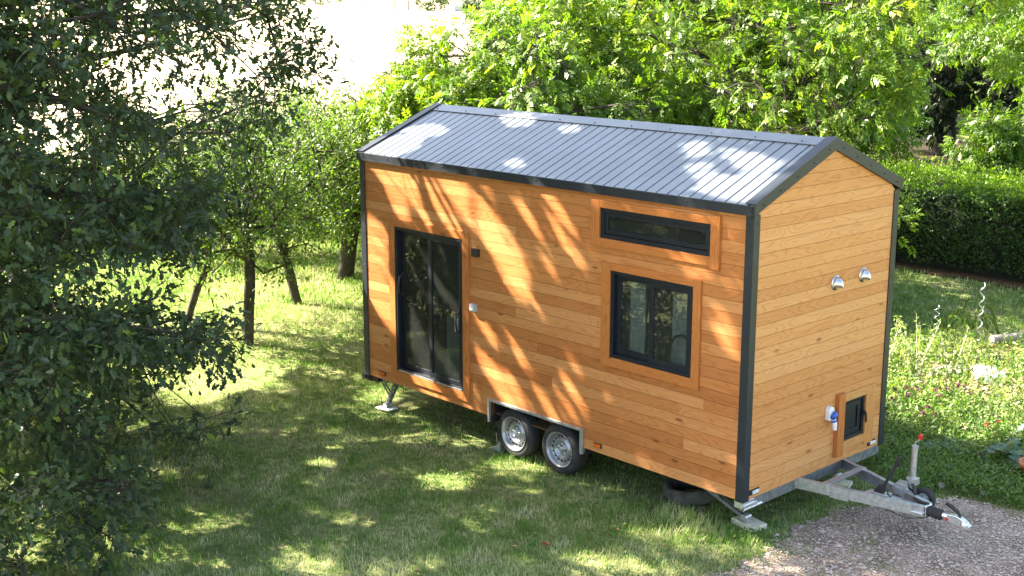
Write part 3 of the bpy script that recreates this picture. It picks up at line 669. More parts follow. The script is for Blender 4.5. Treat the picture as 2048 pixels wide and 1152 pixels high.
# corner posts
for (cx, cy, dx_, dy_) in ((0, 0, 1, -1), (-LX, 0, -1, -1), (0, WY, 1, 1), (-LX, WY, -1, 1)):
    mb = MB(); t = .012; wv = .082
    x_in, x_out = cx - dx_ * wv, cx + dx_ * t
    mb.box(min(x_in, x_out), max(x_in, x_out), min(cy + dy_ * .0008, cy + dy_ * t), max(cy + dy_ * .0008, cy + dy_ * t), ZB - .012, ZE - .007)
    y_in = cy - dy_ * wv; ya = cy + dy_ * .0006
    mb.box(min(cx + dx_ * .0008, x_out), max(cx + dx_ * .0008, x_out), min(y_in, ya), max(y_in, ya), ZB - .012, ZE - .007)
    for k in range(7):
        zz = ZB + .2 + k * .42
        mb.lathe([(0, .008), (.005, .006), (.006, 0)], (cx - dx_ * .045, cy + dy_ * t, zz), (0, dy_, 0), 8); mb.lathe([(0, .008), (.005, .006), (.006, 0)], (cx + dx_ * t, cy - dy_ * .045, zz), (dx_, 0, 0), 8)
    mb.build('corner_trim', M['anthracite'], house)
# wall fittings
mb = MB(); mb.box(-3.90, -3.80, -.055, -.002, 2.31, 2.40); mb.build('wall_lamp', M['black'], house, bevel=.006)
mb = MB(); mb.box(-3.935, -3.845, -.05, -.002, 1.655, 1.745); mb.box(-3.928, -3.852, -.062, -.051, 1.672, 1.738); mb.build('socket_box', M['greybox'], house, bevel=.008)
for y_, z_ in ((1.41, 2.40), (1.915, 2.41)):
    mb = MB(); mb.lathe([(0, .0), (0, .078), (.006, .078), (.006, 0)], (.001, y_, z_), (1, 0, 0), 24)
    vo = mb.build('wall_vent', M['steel'], house)
    mb = MB(); vs = []; n1, n2 = 14, 8
    for i in range(n1 + 1):
        al = math.pi * i / n1
        for j in range(n2 + 1):
            be = math.pi / 2 * j / n2
            r = .066; vs.append((.008 + .088 * math.sin(be) * (math.sin(al) ** .5 if i not in (0, n1) else 0), y_ + r * math.cos(al) * math.cos(be) ** .6 if j < n2 else y_, z_ - .045 + (r + .045) * math.sin(al) * (math.cos(be) if j < n2 else 0)))
    mb.add(vs, [(i * (n2 + 1) + j, (i + 1) * (n2 + 1) + j, (i + 1) * (n2 + 1) + j + 1, i * (n2 + 1) + j + 1) for i in range(n1) for j in range(n2)], 0, True)
    mb.build('cowl', M['steel'], vo)
mb = MB(); mb.prism([(1.35, .965), (1.35, 1.07), (1.365, 1.10), (1.40, 1.11), (1.435, 1.09), (1.445, 1.05), (1.44, .965)], 0, .001, .055); inl = mb.build('power_inlet', M['white'], house, bevel=.006)
mb = MB(); mb.lathe([(0, 0), (0, .046), (.02, .048), (.05, .040), (.05, 0)], (.050, 1.405, 1.022), (.7, .35, -.5), 20); mb.build('socket_lid', M['blue'], inl)
mb = MB(); mb.tube([(.055, 1.41, .99), (.075, 1.42, .93), (.078, 1.425, .86)], [.028, .026, .022], 14); mb.build('plug', M['white'], inl)
mb = MB(); mb.tube([(.066, 1.415, .965), (.070, 1.418, .945)], [.031, .031], 14); mb.build('plug_ring', M['blue'], inl)
for x_ in (-5.684, -1.915):
    mb = MB(); mb.box(x_ - .06, x_ + .06, -.014, -.001, .497, .547); lo = mb.build('marker_light', M['black'], house, bevel=.004)
    mb = MB(); mb.box(x_ - .052, x_ + .052, -.026, -.0145, .504, .540); mb.build('lens', M['orange'], lo, bevel=.008)
for y_ in (.172, 2.275):
    mb = MB(); mb.box(.001, .016, y_ - .075, y_ + .075, .478, .532); lo = mb.build('marker_light', M['black'], house, bevel=.004)
    mb = MB(); mb.box(.0165, .026, y_ - .045, y_ + .062, .487, .523); mb.build('lens', M['lens'], lo, bevel=.004)
# rear corner lamp and number plate bar
mb = MB(); mb.box(-LX + .02, -LX + .22, .02, .10, .36, .425); mb.tube([(-LX - .03, .04, .40), (-LX - .03, -.02, .40)], .04, 12); mb.box(-LX - .05, -LX + .05, .0, .06, .37, .42); mb.build('rear_lamp', M['black'], house, bevel=.004)
# chassis
mb = MB()
mb.box(-.07, -.010, .03, WY - .03, .325, ZB - .002); mb.box(-LX + .02, -LX + .08, .35, WY - .03, .325, ZB - .002)
mb.box(-LX + .08, -.07, .42, .48, .29, ZB - .002); mb.box(-LX + .08, -.07, WY - .48, WY - .42, .29, ZB - .002)
for k in range(6): mb.box(-1.0 - k * .9, -.95 - k * .9, .48, WY - .48, .34, ZB - .003)
mb.build('chassis', M['galv_dark'], house, bevel=.004)
mb = MB(); mb.box(-LX + .03, -.03, .1, WY - .03, ZB - .001, ZB + .018); mb.build('underfloor', M['membrane'], house)
mb = MB(); mb.box(-.10, -.008, .002, .20, .36, ZB - .013); mb.tube([(-.01, .03, .345), (-.01, .32, .345)], .017, 12); mb.box(-.04, .004, .03, .24, .35, .39); mb.build('corner_bracket', M['zinc'], house, bevel=.003)
# wheel arch strip
mb = MB(); ax0, ax1, zt = -3.652, -2.118, .655
mb.box(ax0, ax1, -.03, -.001, zt - .028, zt); mb.box(ax0, ax0 + .022, -.03, -.001, .37, zt - .0285); mb.box(ax1 - .045, ax1, -.03, -.001, .37, zt - .0285)
mb.box(ax1 - .045, ax1 - .02, 0, .12, .37, .44); mb.build('wheel_arch', M['galv'], house, bevel=.002)
mb = MB(); mb.box(-3.66, -2.11, .03, .36, .645, .665); mb.box(-3.66, -3.635, .03, .36, .35, .645); mb.box(-2.135, -2.11, .03, .36, .35, .645); mb.box(-3.66, -2.11, .345, .36, .35, .645); mb.build('mudguard', M['black'], house)
# wheels
def wheel(cx, y0, face):
    """face -1: outer side towards -y"""
    wz = .295; mb = MB(); R0 = .292
    prof = [(.0, .195), (.004, .215), (-.006, .245), (.006, .272), (.026, .288), (.05, R0), (.135, R0), (.16, .288), (.18, .27), (.19, .245), (.182, .21), (.18, .195)]
    mb.lathe(prof, (cx, y0, wz), (0, -face, 0), 56)
    root = mb.build('wheel', M['tyre'], house)
    for k in range(56):
        a = 2 * math.pi * k / 56
    mb = MB(); D = (0, -face, 0); c = (cx, y0, wz)
    mb.lathe([(.004, .198), (-.004, .205), (-.006, .200), (.000, .190), (.030, .182), (.045, .176), (.060, .170), (.062, .150), (.040, .125), (.028, .112), (.026, .104), (.034, .098), (.058, .088), (.064, .060), (.060, .036), (.030, .034), (.022, .026), (.021, 0)], c, D, 48)
    for k in range(16):
        a = 2 * math.pi * k / 16; px_, pz_ = cx + .141 * math.cos(a), wz + .141 * math.sin(a); nx_, nz_ = math.cos(a), math.sin(a)
        mb.lathe([(.0, .0), (.0, .0135), (.005, .0135), (.005, 0)], (px_, y0 - face * .0495 , pz_), (-nx_ * .55, face * 1, -nz_ * .55), 10, 1)
    rim = mb.build('rim', [M['rim'], M['hole']], root)
    for k in range(5):
        mb = MB(); a = 2 * math.pi * k / 5 + .3; mb.lathe([(0, .011), (-.018, .011), (-.022, .007), (-.022, 0)], (cx + .056 * math.cos(a), y0 - face * .060, wz + .056 * math.sin(a)), D, 6, smooth=False); mb.build('bolt', M['zinc'], rim)
for wx in (-3.285, -2.545):
    wheel(wx, .045, -1); wheel(wx, WY - .045, 1)
mb = MB()
for wx in (-3.285, -2.545): mb.tube([(wx, .2, .295), (wx, WY - .2, .295)], .035, 10)
mb.box(-3.3, -2.5, .40, .45, .30, .36); mb.box(-2.93, -2.88, .28, .33, .40, .52); mb.build('axles', M['galv_dark'], house)
# corner steadies
def steady(hx, hy, fx, fy, fz, plate=True):
    mb = MB(); d = 1 if fx > hx else -1
    for o_ in (-.035, .035): mb.bar((hx, hy + o_, .395), (fx, fy + o_ * .6, fz + .03), .012, .035)
    for k in range(5):
        f = .15 + .17 * k; mb.bar((hx + (fx - hx) * f, hy - .035, .395 + (fz + .03 - .395) * f), (hx + (fx - hx) * f, hy + .035, .395 + (fz + .03 - .395) * f), .01, .02)
    mx, mz = hx + (fx - hx) * .62, .395 + (fz + .03 - .395) * .62
    mb.bar((hx + d * .34, hy - .02, .39), (mx, hy - .02, mz), .01, .028); mb.bar((hx + d * .34, hy + .02, .39), (mx, hy + .02, mz), .01, .028)
    mb.tube([(hx - .05, hy, .385), (hx + d * .42, hy, .385)], .013, 8)
    s_ = mb.build('corner_steady', M['galv_dark'], house)
    mb = MB(); mb.tube([(fx, fy - .05, fz + .035), (fx, fy + .05, fz + .035)], .035, 14); mb.box(fx - .05, fx + .05, fy - .05, fy + .05, fz, fz + .008); mb.build('foot', M['zinc'], s_)
steady(-1.08, .40, -.25, .41, .058)
steady(-5.57, .13, -5.76, .12, .022)
steady(-.78, WY - .40, -.255, WY - .43, .055); steady(-5.30, WY - .16, -5.72, WY - .12, .012)
# drawbar
def rail(a, b, name='drawbar_rail'):
    mb = MB(); a = Vector(a); b = Vector(b); h = .105; d = (b - a).normalized(); sd = d.cross(Vector((0, 0, 1))).normalized()
    for off, wd, z0, z1 in ((0, .004, 0, 1), ): pass
    inn = sd if (a.y > 1.3) else -sd      # inner side
    w2_ = .045; t = .006
    mb.bar(a + Vector((0, 0, -h / 2)), b + Vector((0, 0, -h / 2)), t, h)
    mb.bar(a + inn * (w2_ / 2 + t / 2) + Vector((0, 0, -t / 2)), b + inn * (w2_ / 2 + t / 2) + Vector((0, 0, -t / 2)), w2_, t)
    mb.bar(a + inn * (w2_ / 2 + t / 2) + Vector((0, 0, -h + t / 2)), b + inn * (w2_ / 2 + t / 2) + Vector((0, 0, -h + t / 2)), w2_, t)
    return mb.build(name, M['galv'], house)
YC = 1.335
rail((-.35, .79, .463), (1.215, YC - .075, .400)); rail((-.35, 1.88, .463), (1.215, YC + .075, .400))
mb = MB(); mb.bar((.275, .97, .4395), (.275, 1.70, .4395), .07, .012); mb.bar((.242, .97, .41), (.242, 1.70, .41), .005, .07)
mb.build('cross_member', M['galv'], house)
mb = MB(); mb.box(.52, 1.22, YC - .115, YC + .115, .330, .338); mb.box(.80, 1.10, YC - .07, YC + .07, .339, .352); mb.box(.62, .80, YC - .05, YC + .05, .34, .385); mb.build('hitch_plate', M['zinc'], house, bevel=.003)
mb = MB(); mb.bar((.34, .985, .345), (.52, 1.035, .335), .004, .05); mb.build('side_bracket', M['galv'], house)
# hitch type plate with dark marks
mb = MB(); rx0 = Vector((.72, 1.130, .372)); 
# handbrake lever
mb = MB(); mb.bar((.66, YC - .02, .34), (.74, YC - .02, .46), .03, .09); mb.bar((.72, YC - .02, .42), (.86, YC - .02, .72), .018, .028)
hb = mb.build('handbrake_lever', M['black'], house, bevel=.002)
mb = MB(); mb.tube([(.845, YC - .02, .69), (.895, YC - .02, .81)], [.02, .017], 12); mb.tube([(.87, YC + .005, .70), (.88, YC + .005, .73)], .012, 8); mb.build('grip', M['tyre'], hb)
mb = MB(); mb.tube([(.76, YC - .03, .47), (.80, YC - .05, .42), (.88, YC - .07, .36), (1.0, YC - .06, .345), (1.08, YC, .36), (1.15, YC + .04, .40), (1.21, YC + .02, .41), (1.22, YC + .00, .38)], .007, 6)
mb.tube([(.74, YC, .50), (.78, YC - .02, .42), (.80, YC - .03, .36)], .006, 6); mb.tube([(.55, YC, .31), (.8, YC - .08, .26), (1.05, YC - .1, .24), (1.2, YC - .06, .28), (1.25, YC - .02, .30)], .005, 6)
mb.tube([(.95, YC + .16, .50), (.99, YC + .15, .42), (1.02, YC + .10, .38), (1.10, YC + .02, .39), (1.18, YC, .40)], .018, 8)
mb.build('brake_cable', M['black'], house)
# gaiter and coupling head
DV = Vector((1, 0, -.045)).normalized()
mb = MB(); prof = []
for k in range(9):
    prof.append((k * .018, .058 if k % 2 else .046))
prof = [(0, .0)] + prof + [(.15, 0)]
mb.lathe(prof, (1.225, YC, .345), DV, 24); mb.build('gaiter', M['tyre'], house)
mb = MB(); mb.tube([(1.19, YC, .352), (1.45, YC, .338)], .026, 14); mb.box(1.20, 1.228, YC - .06, YC + .06, .29, .40)
mb.prism([(1.40, .315), (1.44, .375), (1.52, .385), (1.60, .36), (1.66, .315), (1.655, .285), (1.50, .29)], 1, YC - .030, YC + .030)
mb.lathe([(-.05, 0), (-.05, .042), (-.02, .048), (.02, .04), (.03, 0)], (1.60, YC, .325), (0, 0, 1), 20)
cp = mb.build('coupling_head', M['zinc'], house, bevel=.006)
mb = MB(); mb.tube([(1.555, YC, .375), (1.52, YC, .42), (1.45, YC, .455), (1.40, YC, .470)], [.012, .018, .020, .018], 10); mb.build('handle', M['tyre'], cp)
mb = MB(); mb.tube([(1.43, YC - .036, .325), (1.43, YC - .031, .325)], .016, 12); mb.build('red_cap', M['red'], cp)
# jockey wheel
JX, JY = .90, YC + .25
mb = MB(); mb.tube([(JX - .005, JY, .30), (JX, JY, .855)], .030, 16); mb.tube([(JX, JY, .845), (JX, JY, .862)], .034, 16)
jw = mb.build('jockey_wheel', M['galv'], house)
mb = MB(); mb.tube([(JX, JY, .862), (JX, JY, .895), (JX + .035, JY, .925), (JX + .045, JY, .95)], .007, 8); mb.build('crank', M['zinc'], jw)
mb = MB(); mb.tube([(JX + .045, JY, .945), (JX + .05, JY, .965), (JX + .06, JY, .99)], [.02, .026, .02], 12); mb.build('crank_knob', M['red'], jw)
mb = MB(); mb.box(JX - .14, JX - .02, JY - .09, JY - .02, .44, .455); mb.bar((JX - .14, JY - .09, .44), (JX + .03, JY - .05, .32), .006, .12); mb.box(JX - .05, JX + .05, JY - .045, JY + .045, .46, .53); mb.prism([(JX - .17, .33), (JX - .10, .50), (JX - .03, .50), (JX + .02, .33)], 1, JY - .075, JY - .069); mb.build('clamp', M['galv'], jw, bevel=.003)
mb = MB(); wc = (JX + .14, JY + .0, .345); mb.lathe([(-.03, .066), (-.03, .098), (-.018, .112), (.018, .112), (.03, .098), (.03, .066)], wc, (0, 1, 0), 28, closed=True); ty = mb.build('tyre', M['tyre'], jw)
mb = MB(); mb.lathe([(-.02, 0), (-.022, .02), (-.008, .024), (-.006, .05), (-.024, .058), (-.024, .063), (.02, .063), (.02, 0)], wc, (0, 1, 0), 24); mb.build('hub', M['greybox'], jw)
mb = MB(); mb.bar((JX - .01, JY, .33), (JX + .09, JY - .02, .335), .02, .03); mb.bar((JX - .01, JY - .03, .42), (JX + .09, JY - .035, .335), .008, .025); mb.build('fork', M['black'], jw)

# things on the ground round the trailer
mb = MB(); mb.box(-.155, .155, -.10, .10, 0, .058); o = mb.build('timber_block', M['pale_wood'], bevel=.004); o.location = (-.235, .45, -.012); o.rotation_euler = (0, 0, R(-12))
tag(o, 'pale timber block on the grass under the corner steady beside the gravel', 'wood block')
mb = MB(); mb.box(-.155, .155, -.10, .10, 0, .05); o = mb.build('timber_block', M['pale_wood'], bevel=.004); o.scale = (.7, .7, .8); o.location = (-.235, WY - .38, -.012); o.rotation_euler = (0, 0, R(20))
tag(o, 'pale block seen through the drawbar under the far front corner', 'wood block')
mb = MB(); mb.box(-.12, .12, -.09, .09, 0, .018); o = mb.build('foot_board', M['white'], bevel=.003); o.location = (-5.76, .10, .005); o.rotation_euler = (R(-2), 0, R(8))
tag(o, 'thin white board under the rear leg of the trailer', 'board')
mb = MB(); mb.prism([(-.13, 0), (.09, 0), (.09, .15), (.06, .11), (.02, .06)], 1, -.055, .055); mb.tube([(-.02, 0, .05), (-.03, 0, .2)], .004, 6); o = mb.build('wheel_chock', M['zinc'], bevel=.003); o.location = (-3.63, .12, -.005); o.rotation_euler = (0, 0, R(0))
tag(o, 'small bright metal chock wedged against the rear wheel', 'wheel chock')
mb = MB(); prof = []
for k in range(12): a = 2 * math.pi * k / 12; prof.append((.085 + .085 * math.sin(a), .245 + .062 * math.cos(a)))
mb.lathe(prof, (0, 0, 0), (0, 0, 1), 40, closed=True); o = mb.build('old_tyre', M['oldtyre']); o.location = (-1.12, .62, -.01); o.rotation_euler = (R(4), R(-3), 0)
tag(o, 'muddy old tyre lying flat in the shadow under the cabin', 'tyre')
lf = [(-1.04, -.64, .05), (-1.67, -.52, .035), (-1.45, -1.71, .05), (-1.22, -1.41, .075), (-3.44, -2.27, .045), (-4.13, -2.28, .035), (-1.66, -2.75, .06), (-1.50, -1.31, .03), (-.46, -.60, .035), (-2.31, -1.89, .03), (-1.28, -1.47, .04), (-3.37, -2.91, .03)]
LN = ['curled orange leaf alone on the grass below the long wall', 'small pale leaf on the grass nearest the wheels', 'buff leaf on the grass left of the broad tan one', 'broad tan leaf lying flat on the front lawn', 'pale round leaf on the left of the lawn',
      'small reddish leaf nearest the oak branches', 'dark red leaf at the very bottom edge of the lawn', 'small tan leaf just above the broad tan one', 'small yellow leaf nearest the gravel', 'tiny brown leaf midway along the front lawn', 'narrow leaf touching the broad tan one', 'tiny brown leaf low on the left lawn']
for (x_, y_, s), lb in zip(lf, LN):
    T = T_LEAF; v = T[0] * s * 1.6; v[:, 2] += np.abs(v[:, 1]) * .8; sz = [len(f) for f in T[1]]
    o = np_mesh('fallen_leaf', v, np.array(sz), np.concatenate([np.array(f) for f in T[1]]), M['deadleaf'], tint=np.full(len(sz), random.random()))
    o.location = (x_, y_, .022); o.rotation_euler = (R(random.uniform(-15, 15)), R(random.uniform(-15, 15)), random.uniform(0, 6)); tag(o, lb, 'leaf', 'fallen leaves on the lawn')

# ================================================================== TREES
# patches of sun that reach the long wall / roof / lawn; leaves standing in those beams are left out (gaps in the crown)
def px_to_wall(pts, k, ox, oy):
    return [(ox + x / k, oy + y / k) for x, y in pts]
WALL_PX = [
 (px_to_wall([(380, 145), (545, 140), (700, 320), (810, 420), (965, 590), (1065, 775), (1010, 775), (950, 720), (870, 640), (760, 535), (640, 405), (530, 315), (430, 215)], 2.88, 720, 300)),
 (px_to_wall([(560, 150), (640, 200), (780, 350), (860, 460), (900, 510), (820, 480), (730, 370), (620, 270)], 2.88, 720, 300)),
 (px_to_wall([(70, 75), (165, 80), (205, 160), (245, 300), (275, 430), (225, 400), (195, 320), (150, 200), (105, 140)], 2.88, 720, 300)),
 (px_to_wall([(200, 90), (265, 95), (330, 270), (345, 315), (285, 290), (235, 190)], 2.88, 720, 300)),
 (px_to_wall([(22, 110), (45, 120), (150, 330), (120, 320)], 2.88, 720, 300)), (px_to_wall([(22, 190), (40, 190), (115, 265), (95, 260)], 2.88, 720, 300)),
 (px_to_wall([(30, 470), (40, 400), (100, 410), (165, 500), (165, 640), (110, 640), (165, 820), (178, 1090), (120, 980), (60, 900), (38, 800)], 2.88, 720, 300)),
 (px_to_wall([(1010, 565), (1045, 590), (1150, 750), (1095, 740)], 2.88, 720, 300)), (px_to_wall([(650, 770), (668, 770), (730, 870), (705, 860)], 2.88, 720, 300)),
 (px_to_wall([(800, 690), (850, 720), (955, 880), (920, 870)], 2.88, 720, 300)), (px_to_wall([(650, 930), (690, 960), (800, 1100), (750, 1100)], 2.88, 720, 300)), (px_to_wall([(755, 955), (790, 970), (910, 1140), (860, 1120)], 2.88, 720, 300)),
 (px_to_wall([(850, 0), (940, 40), (1080, 280), (1130, 370), (1050, 345), (980, 240), (900, 110)], 3.388, 700, 700)),
 (px_to_wall([(1030, 160), (1110, 200), (1255, 420), (1200, 400), (1100, 270)], 3.388, 700, 700)), (px_to_wall([(850, 240), (880, 260), (945, 400), (890, 385)], 3.388, 700, 700)),
 (px_to_wall([(1410, 0), (1500, 40), (1590, 180), (1520, 150)], 3.388, 700, 700)), (px_to_wall([(1690, 220), (1760, 290), (1930, 560), (1870, 520), (1750, 350)], 3.388, 700, 700)),
 (px_to_wall([(1400, 290), (1470, 360), (1590, 510), (1470, 450)], 3.388, 700, 700)), (px_to_wall([(1130, 0), (1160, 20), (1215, 130), (1180, 110)], 3.388, 700, 700)),
 [(1452, 425), (1495, 440), (1495, 478), (1455, 465)], [(1408, 600), (1440, 612), (1480, 690), (1478, 712), (1440, 690), (1410, 640)], [(1190, 402), (1440, 436), (1440, 446), (1200, 412)], [(1090, 385), (1110, 400), (1160, 475), (1150, 472)], [(1350, 520), (1400, 530), (1480, 560), (1460, 565), (1380, 545)],
]
ROOF_PX = [[(722, 300), (770, 280), (850, 265), (835, 300), (790, 312), (745, 312)], [(800, 262), (860, 250), (900, 262), (870, 275)], [(1010, 325), (1030, 318), (1050, 332), (1030, 342)], [(1000, 235), (1060, 235), (1060, 250), (1020, 252)], [(1120, 250), (1155, 252), (1150, 268), (1130, 268)],
 [(1370, 290), (1410, 285), (1405, 315), (1385, 318)], [(1440, 300), (1510, 310), (1560, 335), (1500, 350), (1470, 330)], [(1380, 335), (1420, 325), (1420, 355), (1385, 352)], [(1410, 360), (1500, 355), (1580, 365), (1530, 395), (1510, 405), (1450, 400), (1400, 385)]]
LAWN_PX = [[(250, 560), (330, 600), (420, 545), (560, 560), (640, 470), (730, 470), (730, 680), (640, 695), (560, 745), (480, 775), (380, 800), (300, 770), (230, 700)], [(600, 720), (640, 710), (680, 730), (640, 745)], [(1030, 905), (1075, 925), (1090, 935), (1040, 930)],
 [(628, 918), (655, 918), (655, 930), (630, 930)], [(845, 950), (930, 955), (925, 980), (850, 975)], [(930, 925), (1000, 935), (990, 950), (940, 945)], [(1300, 1130), (1370, 1125), (1400, 1145), (1310, 1150)], [(710, 790), (770, 775), (780, 800), (720, 810)]]
def sun_hit(P):
    """where the sun ray through P lands: picture position of that spot and what it lands on"""
    Q = np.empty_like(P); kind = np.zeros(len(P), int)
    t = np.where(P[:, 1] < 0, P[:, 1] / SUN[1], -1)
    H = P - SUN[None, :] * t[:, None]
    wall = (t > 0) & (H[:, 0] > -LX) & (H[:, 0] < .02) & (H[:, 2] > ZB) & (H[:, 2] < ZE)
    n = np.array([0, -.42, 1.0]); den = SUN @ n; tr = ((P - np.array([0, 0, 3.33])) @ n) / den; Hr = P - SUN[None, :] * tr[:, None]
    roof_ = (tr > 0) & (Hr[:, 0] > -LX) & (Hr[:, 0] < .02) & (Hr[:, 1] > -.03) & (Hr[:, 1] < 1.25)
    tg = P[:, 2] / SUN[2]; Hg = P - SUN[None, :] * tg[:, None]
    kind[:] = 3; Q[:] = Hg; Q[roof_] = Hr[roof_]; kind[roof_] = 2; w_ = wall & ~roof_; Q[w_] = H[w_]; kind[w_] = 1
    return Q, kind
def _raster(polys, dx, dy):
    gx, gy = np.meshgrid(np.arange(0, 2048, 3) + 1.5, np.arange(0, 1152, 3) + 1.5); m = np.zeros(gx.shape, bool)
    for pl in polys:
        for ox, oy in ((0, 0), (dx, 0), (-dx, 0), (0, dy), (0, -dy)): m |= in_poly(gx + ox, gy + oy, pl)
    return m
RAST = np.stack([np.zeros((384, 683), bool), _raster(WALL_PX, 4, 3), _raster(ROOF_PX, 5, 3), _raster(LAWN_PX, 10, 6)])
def lit_mask(P):
    Q, kind = sun_hit(P); x, y = pix(Q); ok_ = (x > 0) & (x < 2048) & (y > 0) & (y < 1152)
    Q0 = Q * np.array([1, 1, 0.]); hsh = np.abs(np.sin(P[:, 0] * 1291.7 + P[:, 1] * 771.3 + P[:, 2] * 333.1))
    soft = (kind == 3) & ((fbm(Q0, 2.2) < .46) | (hsh < .25)) & ~in_poly(x, y, LAWN_PX[0])
    al = (Q[:, 0] - .9 * Q[:, 2]) / 1.345; pe = (.9 * Q[:, 0] + Q[:, 2]) / 1.345; nz_ = fbm(np.stack([pe * 6.5, al * .8, 0 * al], -1), 1.0)
    feather = ok_ & (kind == 1) & (nz_ > .65 - .05 * np.clip((-Q[:, 0] - 3) / 3, -1.4, 1)) & (Q[:, 0] < -.9)
    dapple = ok_ & (kind == 3) & (y > 700) & (fbm(Q0 + 4, 2.6) > .56) & (hsh < .6)
    solid = (kind != 1) | (nz_ > .36)
    return feather | dapple | ok_ & ~soft & solid & RAST[kind, np.clip(y / 3, 0, 383).astype(int), np.clip(x / 3, 0, 682).astype(int)]

SIL = [(-400, -900), (600, -900), (590, -20), (628, 25), (612, 60), (655, 95), (640, 118), (612, 110), (618, 150), (596, 170), (600, 205), (566, 215), (556, 250), (520, 330), (450, 365), (430, 430), (385, 480), (345, 560), (300, 575), (330, 592), (420, 640), (485, 655), (488, 700), (432, 718), (448, 756), (385, 740), (345, 745), (400, 800), (478, 828), (470, 862), (405, 868), (385, 900), (330, 935), (275, 965), (262, 985), (330, 1040), (305, 1098), (100, 1128), (0, 1152), (-400, 1250)]
HOLES = [(250, 145, 62, 32), (330, 195, 40, 32), (70, 185, 28, 20), (110, 258, 48, 26), (112, 335, 40, 26), (400, 288, 26, 18), (215, 365, 26, 16), (60, 110, 16, 20), (170, 95, 18, 14), (500, 60, 16, 12), (470, 150, 20, 14), (190, 560, 70, 40), (320, 640, 30, 16), (225, 715, 18, 14), (210, 800, 14, 10), (300, 545, 40, 30)]
def oak_tree():
    root = empty('oak_tree', (-11.2, -5.6, 0)); tag(root, 'big dark leafy oak with drooping boughs on the left, nearest the camera', 'tree')
    C = np.array([-10.4, -4.6, 6.0]); A = np.array([6.4, 5.4, 6.2]); pts = []
    def ok(p):
        k = (p[:, 2] > .18) & ~((p[:, 0] > -6.5) & (p[:, 1] > -.35)) & (uv(p)[0] > 8.0)
        px_, py_ = pix(p); infr = (px_ > -150) & (px_ < 2200) & (py_ > -120)
        k &= ~(infr & ~in_poly(px_ + 22 * (px_ > 0), py_, SIL))
        for (hx, hy, rx, ry) in HOLES: k &= ~(infr & (((px_ - hx) / (rx + 14)) ** 2 + ((py_ - hy) / (ry + 14)) ** 2 < 1))
        return k
    d = rand_dirs(6000); rr = rng.random(6000) ** (1 / 2.2); p = C + d * rr[:, None] * A; p = p[fbm(p, .55) > .40]; k = ok(p); p = p[k]; pts.append(p[:1150])
    # low boughs sweeping down to the grass in front
    n = 5200; u = rng.uniform(10.8, 19.5, n); px_ = rng.uniform(-150, 660, n); py_ = rng.uniform(-60, 1150, n)
    dep = u; r = (px_ - 1024) / 2552.4 * dep; up = (576 - py_) / 2552.4 * dep; z = CAM[2] + up * math.cos(th) - dep * math.sin(th); uu = dep * math.cos(th) + up * math.sin(th)
    P = np.stack([CAM[0] + uu * FW[0] + r * RT[0], CAM[1] + uu * FW[1] + r * RT[1], z], -1)
    el = (((P - C) / (A * 1.12)) ** 2).sum(1) < 1; low = (P[:, 2] < 3.0) & (((P[:, :2] - np.array([-8.3, -5.0])) / np.array([5.0, 4.2])) ** 2).sum(1).__lt__(1)
    thin = np.where((py_ < 420) & (px_ > 60), rng.random(n) < .85, True)
    p = P[(el | low) & thin]; p = p[ok(p) & (fbm(p, .8) > .41)]; pts.append(p[:640])
    cl = np.concatenate(pts); cl = cl[~lit_mask(cl)]
    d = rand_dirs(16000); p = C + d * (rng.random(16000) ** (1 / 2.6))[:, None] * A * 1.05; p = p[ok(p)]; p = p[(pix(p)[1] < -40) | (pix(p)[0] < -60)]  # extra leaf clusters outside the view, added to shade wall, roof and lawn
    Q, kd = sun_hit(p); m = (kd < 3) | ((kd == 3) & (Q[:, 0] > -8) & (Q[:, 1] > -5) & (rng.random(len(p)) < .15)); p = p[m & ~lit_mask(p)]; cl = np.concatenate([cl, p[:700]])
    # trunk and limbs
    tr = [(-11.2, -5.6, -.05), (-11.15, -5.5, .8), (-11.0, -5.4, 1.7), (-10.9, -5.2, 2.6), (-10.8, -5.0, 3.6), (-10.7, -4.9, 4.8)]
    PA, par, cnt, ends = grow(tr, cl, .16, .45, .42, lit_mask)
    outward = norm(cl - np.array([-10.8, -5, 4.5]))
    S0, S1, b, ld, own = shoots(cl, 9, .42, 9, .15, outward, .05)
    inview = (pix(b)[1] > -60)
    size = np.where(inview, rng.uniform(.075, .125, len(b)), rng.uniform(.12, .17, len(b)))
    keep = inview | (rng.random(len(b)) < .85); keep &= ~lit_mask(b) & ~lit_mask(b + ld * size[:, None]) & ~lit_mask(b + ld * size[:, None] * .5) & (b[:, 2] > .03)
    px_, py_ = pix(b); 
    b, ld, size, own = b[keep], ld[keep], size[keep], own[keep]
    nrm = norm(rand_dirs(len(b)) * .75 + np.array([0, 0, 1.0]) + .3 * outward[own])
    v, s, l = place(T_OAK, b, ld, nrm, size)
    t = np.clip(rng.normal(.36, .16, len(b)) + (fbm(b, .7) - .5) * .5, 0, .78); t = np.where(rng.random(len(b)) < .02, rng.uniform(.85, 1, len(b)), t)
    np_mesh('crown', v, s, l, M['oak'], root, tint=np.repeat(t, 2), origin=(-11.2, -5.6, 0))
    keepS = ~lit_mask(S1)
    tree_mesh_wood('trunk', PA, par, cnt, .011, .36, M['bark_dark'], root, .5, (S0[keepS], S1[keepS], .005), origin=(-11.2, -5.6, 0), drop=lit_mask)
    return root
oak_tree()

